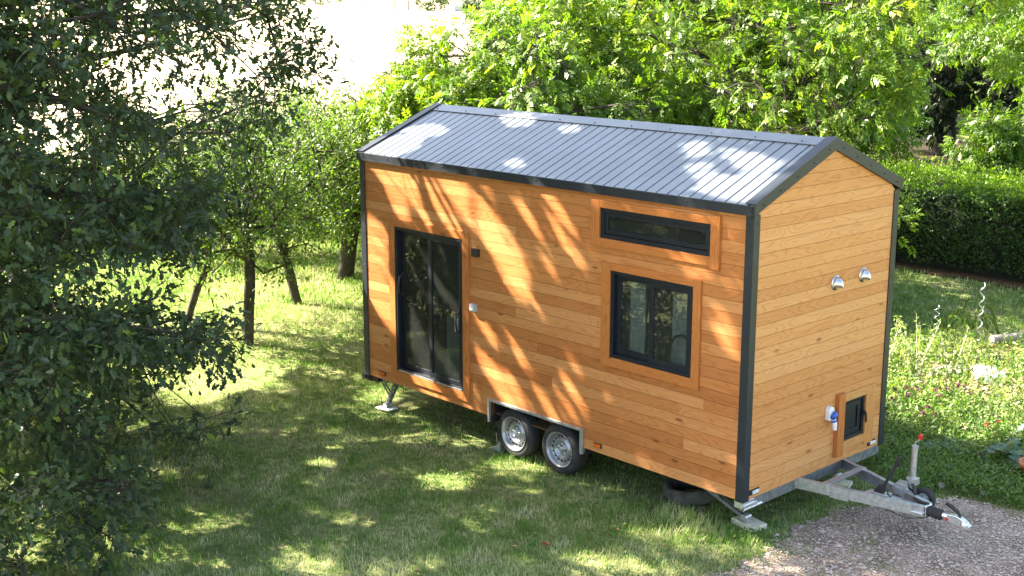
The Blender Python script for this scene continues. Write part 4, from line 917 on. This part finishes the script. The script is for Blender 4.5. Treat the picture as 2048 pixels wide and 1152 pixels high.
def generic_tree(name, label, base, trunk, clusters, leaf, lmat, n_sh, length, n_leaf, smin, smax, r_tip, r_base, bark, up=.2, tint=(.45, .2), group=None, nup=1.0, droop=0, carve=False, cat='tree', zmin=.05, clip=None):
    root = empty(name, base); tag(root, label, cat, group)
    PA, par, cnt, ends = grow(trunk, clusters, .2, .4, .4)
    cen = clusters.mean(0); outward = norm(clusters - cen)
    S0, S1, b, ld, own = shoots(clusters, n_sh, length, n_leaf, up, outward, length * .14)
    keep = b[:, 2] > zmin
    if carve: keep &= ~lit_mask(b)
    if clip is not None: keep &= clip(b)
    b, ld, own = b[keep], ld[keep], own[keep]; ld = norm(ld + np.array([0, 0, -droop]))
    nrm = norm(rand_dirs(len(b)) * .8 + np.array([0, 0, nup]) + .35 * outward[own])
    v, s, l = place(leaf, b, ld, nrm, rng.uniform(smin, smax, len(b))); t = np.clip(rng.normal(tint[0], tint[1], len(b)) + (fbm(b, .6) - .5) * .6, 0, 1)
    np_mesh('crown', v, s, l, lmat, root, tint=np.repeat(t, len(leaf[1])), origin=base)
    tree_mesh_wood('trunk', PA, par, cnt, r_tip, r_base, bark, root, .5, (S0, S1, .004), origin=base)
    return root
def ell(C, A, n, shell=2.2, thr=.38, ns=.7, f=None):
    C, A = np.array(C), np.array(A); p = C + rand_dirs(n * 6) * (rng.random(n * 6) ** (1 / shell))[:, None] * A; p = p[fbm(p, ns) > thr]
    if f is not None: p = p[f(p)]
    return p[:n]
def beams(P):
    # sun reaching the hedge top, the back lawn and the garden bed
    t = (P[:, 2] - 1.6) / .9; hx = P[:, 0] + t; hy = P[:, 1] + .44 * t
    hedge_top = (t > .3) & (hx > -9.5) & (hx < 4) & (hy > 13.2) & (hy < 16.2)
    t = P[:, 2] / .9; hx = P[:, 0] + t; hy = P[:, 1] + .44 * t; q = np.stack([hx, hy, 0 * hx], -1)
    bed = (hx > -3.2) & (hx < 3) & (hy > 4.6) & (hy < 10)
    back = (hx > -9) & (hx < 3) & (hy >= 9.5) & (hy < 13) & (fbm(q, .55) > .36)
    return hedge_top | bed | back
# walnut behind the cabin
def walnut():
    B = ground_at(24.5, 4.3); B[2] = 0
    WS = [(3000, -900), (960, -900), (968, 0), (935, 25), (850, 35), (775, 62), (768, 95), (860, 112), (905, 118), (915, 135), (800, 122), (745, 150), (700, 178), (665, 215), (705, 262), (670, 330), (690, 400), (2100, 800)]
    def f(p):
        x, y = pix(p); infr = (y > -150) & (x < 2150)
        return ~(infr & ~in_poly(x - 14, y, WS)) & (p[:, 2] > 1.0) & (p[:, 1] > 3.6) & ~((x > 1800) & (y > 60)) & ~((x > 1780) & (y > 300))
    C1 = ell((B[0] - .6, B[1] - .3, 5.0), (6.0, 5.0, 4.6), 700, 2.4, .36, .6, f)
    c2 = ground_at(21.5, -1.2, 3.0); C2 = ell(c2, (3.4, 3.0, 2.3), 260, 2.0, .34, .8, f)
    c3 = ground_at(23.0, 4.2, 3.2); C3 = ell(c3, (4.2, 3.4, 2.6), 300, 2.0, .34, .8, f)
    c4 = ground_at(22, -1.45, 4.15); C4 = ell(c4, (.95, .9, .38), 14, 1.6, 0, .8, f)
    cl = np.concatenate([C1, C2, C3, C4])
    tr = [B, B + (.1, .1, 1.0), B + (.05, .0, 1.9), B + (-.05, 0, 2.8), B + (-.1, .05, 3.7), B + (-.15, .1, 4.8), B + (-.1, .2, 6)]
    def lc(b):
        x, y = pix(b); infr = (y > -100) & (x < 1750)
        gap = in_poly(x, y, [(900, 50), (965, 40), (955, 112), (890, 116)]) | ((x < 935) & (y < 150) & (y > 0) & (rng.random(len(x)) < .45))
        return ~(infr & ~in_poly(x - 34, y, WS)) & ~gap & ~(beams(b) & (rng.random(len(b)) < .75))
    cl = cl[~(beams(cl) & (rng.random(len(cl)) < .35))]
    generic_tree('walnut_tree', 'broad bright green walnut tree spreading behind the dark metal roof', B, tr, cl, T_WALNUT, M['walnut'], 13, .50, 5, .16, .27, .006, .26, M['bark'], .05, (.36, .22), nup=.9, droop=.25, clip=lc)
walnut()
# fruit trees on the left lawn
def fruit(px_, py_, H, rad, lab, n, lean=(0, 0), fork=False, cz=None, rb=.10, shift=(0, 0), tint=(.42, .2)):
    u = 2552.4 * 5.1229 / (py_ - 10) ; dep_u = u; r = (px_ - 1024) / 2552.4 * dep_u; B = ground_at(u, r)
    cz = cz or H * .62; C = B + np.array([shift[0], shift[1], cz]); cl = ell(C, (rad, rad, max(H - cz, cz - 1.0)), int(n * 1.6), 2.0, .36, .9, lambda p: (p[:, 2] > 1.15))
    lcut = lambda b: ~(lit_mask(b) & (rng.random(len(b)) < .45))
    z1 = H * .26; L = np.array([lean[0], lean[1], 0])
    tr = [B - (0, 0, .05), B + L * .3 + (0, 0, z1 * .4), B + L * .6 + (0, 0, z1 * .8), B + L + (0, 0, z1 * 1.15), B + L * 1.2 + (0, 0, z1 * 1.6)]
    return generic_tree('fruit_tree', lab, B, tr, cl, T_LEAF, M['plum'], 7, .40, 9, .055, .095, .010, rb, M['bark_dark'], .15, tint, 'fruit trees on the left lawn', clip=lcut)
fruit(478, 692, 3.15, 1.35, 'fruit tree with a low forked trunk nearest the lower oak branch', 62, (.05, .05), rb=.085, cz=2.15)
fruit(583, 605, 3.25, 1.6, 'fruit tree with a leaning stem between the forked one and the thick one', 90, (-.3, -.1), rb=.085, cz=2.2)
fruit(683, 552, 3.55, 1.8, 'thick trunked fruit tree right beside the cabin corner', 150, (.15, .1), rb=.16, cz=2.4, shift=(-.1, 0), tint=(.62, .2))
fruit(352, 650, 3.0, 1.2, 'slim leaning fruit tree with bright leafy shoots low on its stem', 50, (.3, .25), rb=.06, cz=2.2, tint=(.55, .2))
fruit(560, 500, 3.35, 1.9, 'fruit tree in the second row behind the leaning one', 120, (0, 0), rb=.10, cz=2.3)
fruit(395, 505, 3.4, 1.9, 'fruit tree in the second row seen past the oak boughs', 100, (0, 0), rb=.10, cz=2.3, tint=(.35, .2))
# shrubs along the far edge of the lawn
for i, (px_, u, h, rd, lb) in enumerate([(-20, 27.5, 1.8, 1.6, 'dark shrub at the far left edge of the lawn behind the oak'), (110, 28.5, 1.5, 1.5, 'round shrub seen through the oak gap, second from the left'), (240, 29, 1.7, 1.6, 'dense dark shrub behind the slim leaning fruit tree'),
        (370, 30, 1.5, 1.5, 'low dark shrub in the middle of the row behind the lawn'), (490, 30, 1.4, 1.5, 'shrub directly behind the forked fruit tree'), (610, 30, 1.5, 1.5, 'shrub behind the thick trunked fruit tree'), (730, 29, 1.8, 1.7, 'shrub showing beside the far corner of the cabin')]):
    h += .7; B = ground_at(u, (px_ - 1024) / 2552.4 * u); cl = ell(B + (0, 0, h * .5), (rd, rd, h * .55), 80, 2.4, .3, .9, lambda p: p[:, 2] > .15)
    generic_tree('shrub', lb, B, [B, B + (0, 0, .3), B + (0, 0, .6)], cl, T_LEAF, M['shrub'], 7, .36, 9, .07, .12, .008, .06, M['bark_dark'], .2, (.4, .25), 'shrubs along the far edge of the lawn', cat='shrub')
# trees on the right behind the hedge
B = ground_at(45, 15.2); cl = np.concatenate([ell(B + (0, 0, 7.5), (8.0, 8.0, 5.2), 420, 2.4, .30, .4), ell(B + (-.3, -.4, 2.0), (1.0, 1.0, 1.3), 26, 2, 0)])
generic_tree('ivy_tree', 'dark ivy covered tree standing beyond the hedge', B, [B, B + (0, 0, 1.5), B + (.1, 0, 3), B + (.1, 0, 4.5), B + (0, 0, 7)], cl, T_CLUMP, M['darkleaf'], 7, .75, 8, .22, .36, .03, .42, M['bark_dark'], .1, (.45, .25))
B = ground_at(29.5, 14.4)
def f2(p):
    x, y = pix(p); return ~((x < 2060) & (y > 150)) & ~((x < 1900) & (y > 50)) & (y < 330)
cl = np.concatenate([ell(B + (-.6, -1.0, 5.8), (5.6, 4.6, 3.8), 330, 2.4, .36, .6, f2), ell(ground_at(26.5, 10.0, 2.25), (.75, .75, .95), 26, 1.6, 0), ell(ground_at(28, 12.6, 3.3), (.8, .8, .8), 14, 1.6, 0, .7)])
generic_tree('walnut_tree', 'second walnut with long hanging sprays above the hedge at the right edge', B, [B, B + (0, 0, 1.2), B + (0, 0, 2.6), B + (-.2, -.2, 4), B + (-.3, -.4, 6)], cl, T_WALNUT, M['walnut'], 12, .50, 5, .16, .27, .006, .24, M['bark'], .0, (.20, .18), nup=.9, droop=.3, clip=lambda b: ~(beams(b) & (b[:, 2] > 3.6)))
for i, (u, r, h, rd, lb, mm) in enumerate([(60, 10, 11, 6, 'tall green tree far behind the walnut crown', 'plum'), (66, 24.5, 12, 7, 'tall dark tree at the back right beyond the sunlit clearing', 'darkleaf'), (72, 17, 12, 7, 'tall tree closing the view behind the ivy tree', 'shrub'), (40, 21, 9, 4.5, 'dark evergreen at the far right behind the second walnut', 'darkleaf')]):
    B = ground_at(u, r); cl = ell(B + (0, 0, h * .55), (rd, rd, h * .5), 330, 2.6, .30, .35, lambda p: p[:, 2] > .5)
    generic_tree('background_tree', lb, B, [B, B + (0, 0, h * .15), B + (0, 0, h * .3), B + (0, 0, h * .5)], cl, T_CLUMP, M[mm], 6, 1.0, 8, .35, .6, .03, .35, M['bark_dark'], .1, (.45, .25), 'trees beyond the hedge')
# distant wood, one mass
def wood_mass():
    n = 900; u = rng.uniform(82, 105, n); r = rng.uniform(2, 60, n); z = rng.uniform(.3, 13, n); c = np.stack([CAM[0] + u * FW[0] + r * RT[0], CAM[1] + u * FW[1] + r * RT[1], z], -1)
    b = np.repeat(c, 34, 0) + rng.normal(size=(n * 34, 3)) * .9; v, s, l = place(T_CLUMP, b, rand_dirs(len(b)), rand_dirs(len(b), .8), rng.uniform(.6, 1.2, len(b)))
    o = np_mesh('distant_wood', v, s, l, M['shrub'], tint=np.repeat(rng.random(len(b)), 3)); tag(o, 'far off dark wood closing the view on the right', 'wood', kind='stuff')
wood_mass()
# trees in the garden on the near left, mirrored in the glass of the door
for (x_, y_, h, rd, lb) in ((-24, -15, 10, 5, 'green tree reflected in the sliding door glass, further back'), (-19, -22, 11, 5.5, 'green tree reflected in the strip window glass')):
    B = np.array([x_, y_, 0.]); cl = ell(B + (0, 0, h * .55), (rd, rd, h * .45), 170, 2.4, .34, .4, lambda p: p[:, 2] > 1)
    generic_tree('background_tree', lb, B, [B, B + (0, 0, 1.2), B + (0, 0, 2.6), B + (0, 0, 4)], cl, T_CLUMP, M['plum'], 6, .9, 7, .3, .5, .03, .3, M['bark_dark'], .1, (.4, .2), 'trees mirrored in the cabin glass')

# ---- ground beyond the hedge
HB = [(-12, 15.2), (-3, 15.2), (8, 15.2), (6, 40), (-4, 60), (-30, 60), (-26, 30)]
blob_sheet('woodland_floor', HB, 0.006, M['litter'], .15, 6)
blob_sheet('clearing', [tuple(ground_at(50.0, 16.4)[:2]), tuple(ground_at(51, 20.5)[:2]), tuple(ground_at(60, 22.5)[:2]), tuple(ground_at(61, 20)[:2]), tuple(ground_at(54, 16.5)[:2])], .011, M['sunlawn'], .2, 6)
blob_sheet('hedge_litter', [(-10, 13.1), (-4, 13.15), (2, 13.05), (6, 13.1), (6, 14), (-10, 14)], 0.0055, plain('dry_leaf_litter', (.10, .06, .035), .95, 0, 22, .6, .8, .1), .12)
# ---- hedge
def hedge():
    x0, x1, y0, y1, H = -9.5, 5.5, 13.45, 15.6, 1.76
    root = empty('hedge', (-2, 14.5, 0)); tag(root, 'thick clipped hedge with bright new growth on top behind the garden', 'hedge')
    mb = MB(); mb.box(x0 + .2, x1 - .2, y0 + .25, y1 - .25, 0, H - .28); o = mb.build('stems', plain('hedge_shade_core', (.016, .02, .012), .95, 0, 9, .4), root, origin=(-2, 14.5, 0))  # solid core box, coloured near black to give the hedge a shaded inside
    n = 62000; side = rng.random(n); x = rng.uniform(x0, x1, n)
    P = np.zeros((n, 3)); N = np.zeros((n, 3)); f = side < .52
    P[f] = np.stack([x[f], y0 + .22 * rng.random(f.sum()) ** 1.5, rng.uniform(.12, H, f.sum())], -1); N[f] = (0, -1, .35)
    g = (side >= .52) & (side < .9); P[g] = np.stack([x[g], rng.uniform(y0, y1, g.sum()), H - .22 * rng.random(g.sum()) ** 1.5], -1); N[g] = (0, 0, 1)
    k = side >= .9; P[k] = np.stack([x[k], y1 - .2 * rng.random(k.sum()), rng.uniform(.1, H, k.sum())], -1); N[k] = (0, 1, .3)
    thin = ~((P[:, 2] < .55) & (rng.random(n) < .75 * (1 - P[:, 2] / .55)) | (fbm(P + 21, 1.3) > .63) & (rng.random(n) < .55)); P, N, f, x = P[thin], N[thin], f[thin], x[thin]; n = len(P)
    bl = .34 * (fbm(P, 1.6) - .5); P[:, 1] += bl * np.where(f, 1, 0); P[:, 2] += (fbm(P + 3, 1.1) - .5) * .22 * (P[:, 2] > H * .6)
    # round the top front edge
    e = np.clip((P[:, 2] - (H - .3)) / .3, 0, 1) * np.clip((y0 + .45 - P[:, 1]) / .45, 0, 1); P[:, 2] -= .14 * e; P[:, 1] += .12 * e
    # bright shoots standing up from the top
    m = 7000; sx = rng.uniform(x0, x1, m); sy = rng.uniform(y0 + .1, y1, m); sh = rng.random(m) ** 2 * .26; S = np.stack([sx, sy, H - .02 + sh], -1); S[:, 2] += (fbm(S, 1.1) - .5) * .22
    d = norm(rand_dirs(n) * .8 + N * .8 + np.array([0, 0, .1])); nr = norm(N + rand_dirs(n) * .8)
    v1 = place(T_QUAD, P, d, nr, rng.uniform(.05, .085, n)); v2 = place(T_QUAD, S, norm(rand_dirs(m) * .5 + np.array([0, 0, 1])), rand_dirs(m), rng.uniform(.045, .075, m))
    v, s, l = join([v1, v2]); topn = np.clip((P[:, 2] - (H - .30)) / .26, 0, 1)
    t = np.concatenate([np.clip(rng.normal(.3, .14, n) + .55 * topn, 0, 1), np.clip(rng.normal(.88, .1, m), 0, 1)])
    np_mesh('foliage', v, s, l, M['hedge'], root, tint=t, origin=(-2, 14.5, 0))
hedge()

# ---- garden planting
def ground_cover():
    n = 26000; x = rng.uniform(-2.2, 3.6, n); y = rng.uniform(1.9, 6.0, n); P = np.stack([x, y, 0 * x], -1)
    zone = ((y > 2.75 + .5 * (x < .9) * 0 ) | (x < .55)) & (y > 2.45 - .2 * x) & ~soft_poly(x, y, GRAVEL, .12) & ~((x < -.1) & (y < 2.7)); dens = np.clip(1.3 - np.abs(y - 3.5) * .42 + (fbm(P, 1.5) - .5) * 2.2, .05, 1)
    k = zone & (rng.random(n) < dens); P = P[k]; n = len(P); h = .03 + .12 * rng.random(n) * (.5 + fbm(P, 1.4)); P[:, 2] = h
    q = np.repeat(P, 4, 0) + rng.normal(size=(n * 4, 3)) * np.array([.035, .035, .02]); q[:, 2] = np.maximum(q[:, 2], .012)
    a = rand_dirs(len(q), .15); v, s, l = place(T_LEAF, q, a, norm(rand_dirs(len(q)) * .55 + np.array([0, 0, 1.])), rng.uniform(.028, .058, len(q)))
    o = np_mesh('ground_cover', v, s, l, M['garden'], tint=np.repeat(np.clip(rng.normal(.72, .15, len(q)), 0, 1), 4)); tag(o, 'low leafy ground cover between the gravel and the garden bed', 'ground cover', kind='stuff')
    # broad leaved weeds in the lawn
    n = 9000; x = rng.uniform(-7, .9, n); y = rng.uniform(-5, 1.6, n); P = np.stack([x, y, 0 * x], -1); k = (fbm(P + 5, 1.5) + .22 * np.exp(-((x + .2) ** 2 + (y + .3) ** 2) / .8) > .60) & (uv(P)[0] > 8.8) & (rng.random(n) < .8); P = P[k]
    q = np.repeat(P, 5, 0) + rng.normal(size=(len(P) * 5, 3)) * np.array([.03, .03, 0]); q[:, 2] = rng.uniform(.012, .05, len(q))
    v, s, l = place(T_LEAF, q, rand_dirs(len(q), .25), norm(rand_dirs(len(q)) * .6 + np.array([0, 0, 1.])), rng.uniform(.018, .042, len(q)))
    o = np_mesh('lawn_weeds', v, s, l, M['garden'], tint=np.repeat(np.clip(rng.normal(.75, .15, len(q)), 0, 1), 4)); tag(o, 'clover and small broad leaved weeds in patches through the lawn', 'weeds', kind='stuff')
    # tall loose growth at the front of the bed
    n = 1500; x = rng.uniform(-2.6, 3.0, n); y = rng.uniform(4.0, 8.2, n); P = np.stack([x, y, 0 * x], -1); P = P[(fbm(P + 9, 1.1) > .42)]; n = len(P); h = rng.uniform(.18, .55, n); dr = rand_dirs(n, 2.2)
    tip = P + dr * h[:, None]; st = seg_tubes(P, tip, np.full(n, .004), np.full(n, .002), 3); f = rng.random((n, 12, 1)) * .75 + .25
    b = (P[:, None] + (tip - P)[:, None] * f).reshape(-1, 3) + rng.normal(size=(n * 12, 3)) * .012
    lv = place(T_LEAF, b, norm(rand_dirs(len(b)) + np.array([0, 0, .1])), rand_dirs(len(b), .8), rng.uniform(.03, .075, len(b))); v, s, l = join([st, lv]); tn = np.clip(np.repeat(rng.normal(.55, .25, n), 12), 0, 1)
    o = np_mesh('tall_weeds', v, s, l, M['garden'], tint=np.concatenate([np.full(len(st[1]), .15), np.repeat(tn, 4)])); tag(o, 'tall loose pale weeds standing over the front of the garden bed', 'weeds', kind='stuff')
    # weeds and vegetables on the bed
    n = 3600; x = rng.uniform(-3.4, 3.6, n); y = rng.uniform(4.2, 10.5, n); P = np.stack([x, y, 0 * x], -1); k = soft_poly(x, y, BED, .3) & (fbm(P, 1.0) > .43); P = P[k]; n = len(P)
    P[:, 2] = rng.uniform(.03, .30, n) * (.4 + fbm(P, .9)); q = np.repeat(P, 7, 0) + rng.normal(size=(n * 7, 3)) * np.array([.07, .07, .05]); q[:, 2] = np.maximum(q[:, 2], .012)
    v, s, l = place(T_LEAF, q, rand_dirs(len(q), .2), norm(rand_dirs(len(q)) * .7 + np.array([0, 0, .9])), rng.uniform(.045, .10, len(q)))
    o = np_mesh('vegetable_weeds', v, s, l, M['garden'], tint=np.repeat(np.clip(rng.normal(.5, .18, len(q)), 0, 1), 4)); tag(o, 'sunlit tangle of weeds and vegetables covering the garden bed', 'weeds', kind='stuff')
    # straw
    n = 16000; x = rng.uniform(-3.2, 3.6, n); y = rng.uniform(4.2, 10.5, n); k = soft_poly(x, y, BED, .2); x, y = x[k], y[k]; n = len(x); a = rng.uniform(0, 6.28, n)
    b = np.stack([x, y, rng.uniform(.005, .04, n)], -1); d = np.stack([np.cos(a), np.sin(a), rng.normal(size=n) * .15], -1)
    T = (np.array([(0, .02, 0), (1, .02, 0), (1, -.02, 0), (0, -.02, 0)]), [(0, 1, 2, 3)]); v, s, l = place(T, b, d, np.tile([0, 0, 1.], (n, 1)), rng.uniform(.08, .22, n))
    o = np_mesh('straw', v, s, l, M['straw'], tint=rng.random(n)); tag(o, 'loose pale straw scattered over the garden bed', 'straw', kind='stuff')
ground_cover()
def jag_leaf(base, dirn, L, arch, mat_, parent, name='leaf', seg=9, wd=.28):
    """deeply cut arching leaf"""
    vs = []; fs = []; d = np.array([math.cos(dirn), math.sin(dirn), 0]); sd = np.array([-d[1], d[0], 0])
    for i in range(seg + 1):
        f = i / seg; c = np.array(base) + d * L * f + np.array([0, 0, arch * L * (1.9 * f - 2.1 * f * f)]); vs.append(c)
        w_ = wd * L * math.sin(math.pi * (.12 + .86 * f)) * (1 if i % 2 else .3); fwd = d * L * .07
        vs.append(c + sd * w_ + fwd + (0, 0, .04 * L)); vs.append(c - sd * w_ + fwd + (0, 0, .04 * L))
    for i in range(seg):
        a = i * 3; fs += [(a, a + 3, a + 4, a + 1), (a, a + 2, a + 5, a + 3)]
    return vs, fs
def rosette(name, label, pos, n, L, mat_, arch=.5, wd=.2, cat='plant', group=None, wds=9, stem=True):
    root = empty(name, pos); tag(root, label, cat, group)
    for i in range(n):
        l_ = L * random.uniform(.75, 1.15); vs, fs = jag_leaf((0, 0, .02), 2 * math.pi * i / n + random.uniform(-.3, .3), l_, arch * random.uniform(.6, 1.3), mat_, root, seg=wds, wd=wd)
        np_mesh('leaf', np.array(vs), np.full(len(fs), 4), np.array(fs).ravel(), mat_, root, tint=rng.random(len(fs)) * .5 + .25)
    return root
rosette('artichoke', 'silvery artichoke with deeply cut leaves at the right edge beside the clay pot', (.80, 4.10, 0), 9, .50, M['silver'], .75, .20, wds=17)
rosette('artichoke', 'taller silvery artichoke behind the one beside the clay pot', (1.0, 4.75, 0), 8, .55, M['silver'], 1.0, .19, wds=17)
rosette('artichoke', 'small artichoke with feathery leaves above the ground cover', (.05, 3.95, 0), 7, .42, M['silver'], .45, .28, wds=13)
rosette('yucca', 'clump of upright grey green sword leaves beside the tallest spiral stake', (-2.55, 9.45, 0), 14, .42, M['garden'], 1.9, .035, wds=5)
# spiral stakes
for (x_, y_, h, lb) in ((-1.93, 8.47, 1.05, 'tallest bright spiral stake in the middle of the garden'), (-2.55, 8.30, .62, 'short thin spiral stake nearest the cabin'), (-1.45, 9.05, .95, 'spiral stake nearest the right edge of the garden')):
    mb = MB(); P = [(.035 * math.cos(t_ * .55), .035 * math.sin(t_ * .55), h * t_ / 60) for t_ in range(61)]; mb.tube(P, .009 if h > .7 else .006, 6)
    o = mb.build('spiral_stake', M['spiral']); o.location = (x_, y_, 0); tag(o, lb, 'plant stake', 'spiral plant stakes')
# pot
mb = MB(); mb.lathe([(0, 0), (0, .12), (.22, .17), (.22, .185), (.27, .185), (.27, .165), (.22, .155), (.20, 0)], (0, 0, 0), (0, 0, 1), 28); o = mb.build('clay_pot', M['terracotta']); o.location = (1.24, 3.62, 0); tag(o, 'terracotta pot cut by the right edge of the picture', 'pot')
# rocks, planks
def rock(x_, y_, s, lb, m=M['stone'], flat=.5, seed=0):
    n1, n2 = 14, 9; vs = []; r_ = random.Random(seed)
    for i in range(n2 + 1):
        for j in range(n1):
            a, b = math.pi * i / n2, 2 * math.pi * j / n1; q = np.array([math.sin(a) * math.cos(b), math.sin(a) * math.sin(b), math.cos(a)]); k = 1 + .55 * (float(fbm(q[None] + seed * 3.1, 1.6)[0]) - .5); vs.append(q * k * s * np.array([1, .75, flat]))
    fs = [(i * n1 + j, i * n1 + (j + 1) % n1, (i + 1) * n1 + (j + 1) % n1, (i + 1) * n1 + j) for i in range(n2) for j in range(n1)]
    mb = MB(); mb.add(vs, fs, 0, False); o = mb.build('rock', m); o.location = (x_, y_, s * flat * .35); o.rotation_euler = (0, 0, seed * 1.3); tag(o, lb, 'rock'); return o
rock(-.10, 4.72, .13, 'pale rock on the ground cover behind the red knob', seed=1); rock(-1.1, 7.1, .34, 'largest sunlit white stone in the garden bed', plain('white_stone', (.72, .70, .66), .8, 0, 6, .1, .3), .35, 2); rock(-1.55, 6.95, .24, 'smaller sunlit white stone beside the largest one', plain('white_stone', (.66, .64, .60), .8, 0, 6, .1, .3), .35, 3)
rock(.55, 2.85, .06, 'small stone at the gravel edge beside the jockey wheel', seed=4); rock(.98, 2.98, .05, 'small pale stone on the gravel edge right of the drawbar', seed=5); rock(.15, 1.95, .09, 'pale stone under the drawbar', seed=6, flat=.3)
mb = MB(); mb.box(-.55, .55, -.07, .07, 0, .09); mb.box(-.5, .5, .10, .22, 0, .06); o = mb.build('garden_edging', M['slate'], bevel=.01); o.location = (-1.75, 7.75, 0); o.rotation_euler = (0, 0, R(38)); tag(o, 'weathered grey timbers lying across the garden bed', 'timber')
mb = MB(); mb.tube([(-.32, 0, .09), (.32, 0, .11)], .075, 12); o = mb.build('log', M['log']); o.location = (-1.75, 9.15, 0); o.rotation_euler = (0, 0, R(60)); tag(o, 'short cut log lying beside the spiral stakes', 'log')
mb = MB(); mb.tube([(-.3, 0, .05), (0, .02, .07), (.35, 0, .06)], [.02, .028, .018], 8); o = mb.build('branch', M['terracotta']); o.location = (-1.75, 8.6, 0); o.rotation_euler = (0, 0, R(40)); tag(o, 'reddish stick lying in front of the log', 'stick')
# flowers
def flower(x_, y_, h, lb, pm, heads=3, cat='flower', grp='purple flowers in front of the garden bed'):
    root = empty('flower', (x_, y_, 0)); tag(root, lb, cat, grp); S = []; Pp = []
    for k in range(heads):
        a = random.uniform(0, 6.28); tip = np.array([.09 * math.cos(a), .09 * math.sin(a), h * random.uniform(.75, 1.1)]); mb_ = [(0, 0, 0), tip * .5 + (0, 0, .03), tip]; S.append(mb_); Pp.append(tip)
    mb = MB()
    for q in S: mb.tube(q, .004, 5)
    mb.build('stem', plain('flower_stem', (.08, .14, .04), .6), root)
    for q in Pp:
        b = q[None] + rng.normal(size=(16, 3)) * .010; v, s, l = place(T_QUAD, b, rand_dirs(16, .3), rand_dirs(16, .5), np.full(16, .034)); np_mesh('flower_head', v, s, l, pm, root, tint=rng.random(16))
    b = rng.normal(size=(60, 3)) * np.array([.07, .07, .05]) + np.array([0, 0, h * .35]); b[:, 2] = np.abs(b[:, 2]); v, s, l = place(T_LEAF, b, rand_dirs(60, .3), rand_dirs(60, .8), rng.uniform(.05, .09, 60)); np_mesh('leaves', v, s, l, M['garden'], root, tint=np.repeat(rng.uniform(.5, .9, 60), 4))
for i, (x_, y_, h, lb) in enumerate([(-.85, 4.35, .42, 'purple flower stems closest to the cabin wall'), (-.55, 4.75, .46, 'tallest purple flower stems above the red knob'), (-.35, 5.0, .5, 'purple flower stems to the right of the tallest ones'), (-1.0, 4.9, .4, 'purple flower stems behind the ones closest to the wall'), (-.45, 4.3, .35, 'purple flower stems just above the red knob')]): flower(x_, y_, h, lb, M['petal'])
flower(.28, 4.55, .3, 'small red flower near the pale rock', M['redpetal'], 2, grp='red flowers in the garden'); flower(.62, 3.75, .14, 'dark red flower low in the ground cover', M['petal'], 2, grp='red flowers in the garden')
# tall dry weeds
def dry_weed(x_, y_, h, lb):
    root = empty('dry_weed', (x_, y_, 0)); tag(root, lb, 'plant', 'tall dry weeds behind the cabin corner'); mb = MB(); Pp = []
    for k in range(9):
        a = random.uniform(0, 6.28); s = random.uniform(.1, .3); tip = np.array([s * math.cos(a), s * math.sin(a), h * random.uniform(.7, 1.1)]); mb.tube([(0, 0, 0), tip * np.array([.35, .35, .5]), tip], [.005, .004, .002], 4)
        for j in range(14): Pp.append(tip * (.45 + .55 * j / 13))
    mb.build('stems', M['pale_wood'], root); b = np.array(Pp) + rng.normal(size=(len(Pp), 3)) * .015; v, s, l = place(T_LEAF, b, rand_dirs(len(b), .3), rand_dirs(len(b)), rng.uniform(.05, .10, len(b))); np_mesh('leaves', v, s, l, M['garden'], root, tint=np.repeat(rng.uniform(.1, .7, len(b)), 4))
for (x_, y_, h, lb) in ((-1.9, 5.7, .85, 'tall dry weed right behind the cabin corner'), (-1.5, 5.9, .95, 'tallest dry weed to the right of the cabin corner'), (-1.15, 6.2, .8, 'dry weed furthest right of the cabin corner'), (-2.3, 6.6, .75, 'dry weed at the back nearest the long lawn')): dry_weed(x_, y_, h, lb)

# ---- far end of the field
def far(px_, u): q = ground_at(u, (px_ - 1024) / 2552.4 * u); q[2] = float(terrain(q[0], q[1])); return q
U = 190
fr = empty('fence', tuple(far(795, U))); tag(fr, 'pale wooden paling fence at the far end of the field', 'fence'); o0 = far(795, U); rzF = math.atan2(RT[1], RT[0]); fr.rotation_euler = (0, 0, rzF)
mb = MB()
for k in range(46): mb.box(-3.9 + k * .17, -3.9 + k * .17 + .09, -.01, .015, .05, 1.45)
mb.box(-3.9, 3.9, .016, .05, .3, .38); mb.box(-3.9, 3.9, .016, .05, 1.1, 1.18); mb.build('palings', plain('grey_palings', (.34, .29, .25), .8, 0, 9, .2), fr)
for k in range(5):
    mb = MB(); mb.box(-4 + k * 2 - .06, -4 + k * 2 + .06, .051, .16, 0, 1.6); mb.build('post', M['slate'], fr)
sh = empty('shed', tuple(far(932, U))); sh.rotation_euler = (0, 0, rzF); tag(sh, 'small white shed with a dark window beyond the field', 'shed')
mb = MB(); mb.box(-1.5, 1.5, -1, 1, 0, 1.6); mb.build('wall', plain('white_render', (.7, .7, .68), .8, 0, 4, .06), sh); mb = MB(); mb.prism([(-1.2, 1.6), (0, 2.3), (1.2, 1.6)], 0, -1.7, 1.7); mb.build('roof', M['slate'], sh); mb = MB(); mb.box(-.3, 1.0, -1.03, -1.001, .25, .9); mb.build('window', M['frame'], sh)
for (px_, u, h, rd, lb) in ((872, 188, 2.6, 2.6, 'brown green bush between the paling fence and the white shed'), (955, 186, 2.4, 2.0, 'dark bush in front of the right side of the white shed'), (640, 215, 2.2, 5.0, 'long low bush at the top left end of the field'), (500, 215, 3.2, 5.5, 'bush beyond the field seen over the oak boughs'), (380, 215, 3.2, 5.5, 'bush at the far end of the field behind the oak')):
    B = far(px_, u); cl = ell(B + (0, 0, h * .5), (rd, rd, h * .5), 40, 2.2, .3, .5); generic_tree('bush', lb, B, [B, B + (0, 0, .3), B + (0, 0, .8)], cl, T_CLUMP, M['shrub'], 5, .5, 6, .25, .45, .02, .08, M['bark_dark'], .2, (.6, .3), 'bushes beyond the field', cat='bush', zmin=B[2])
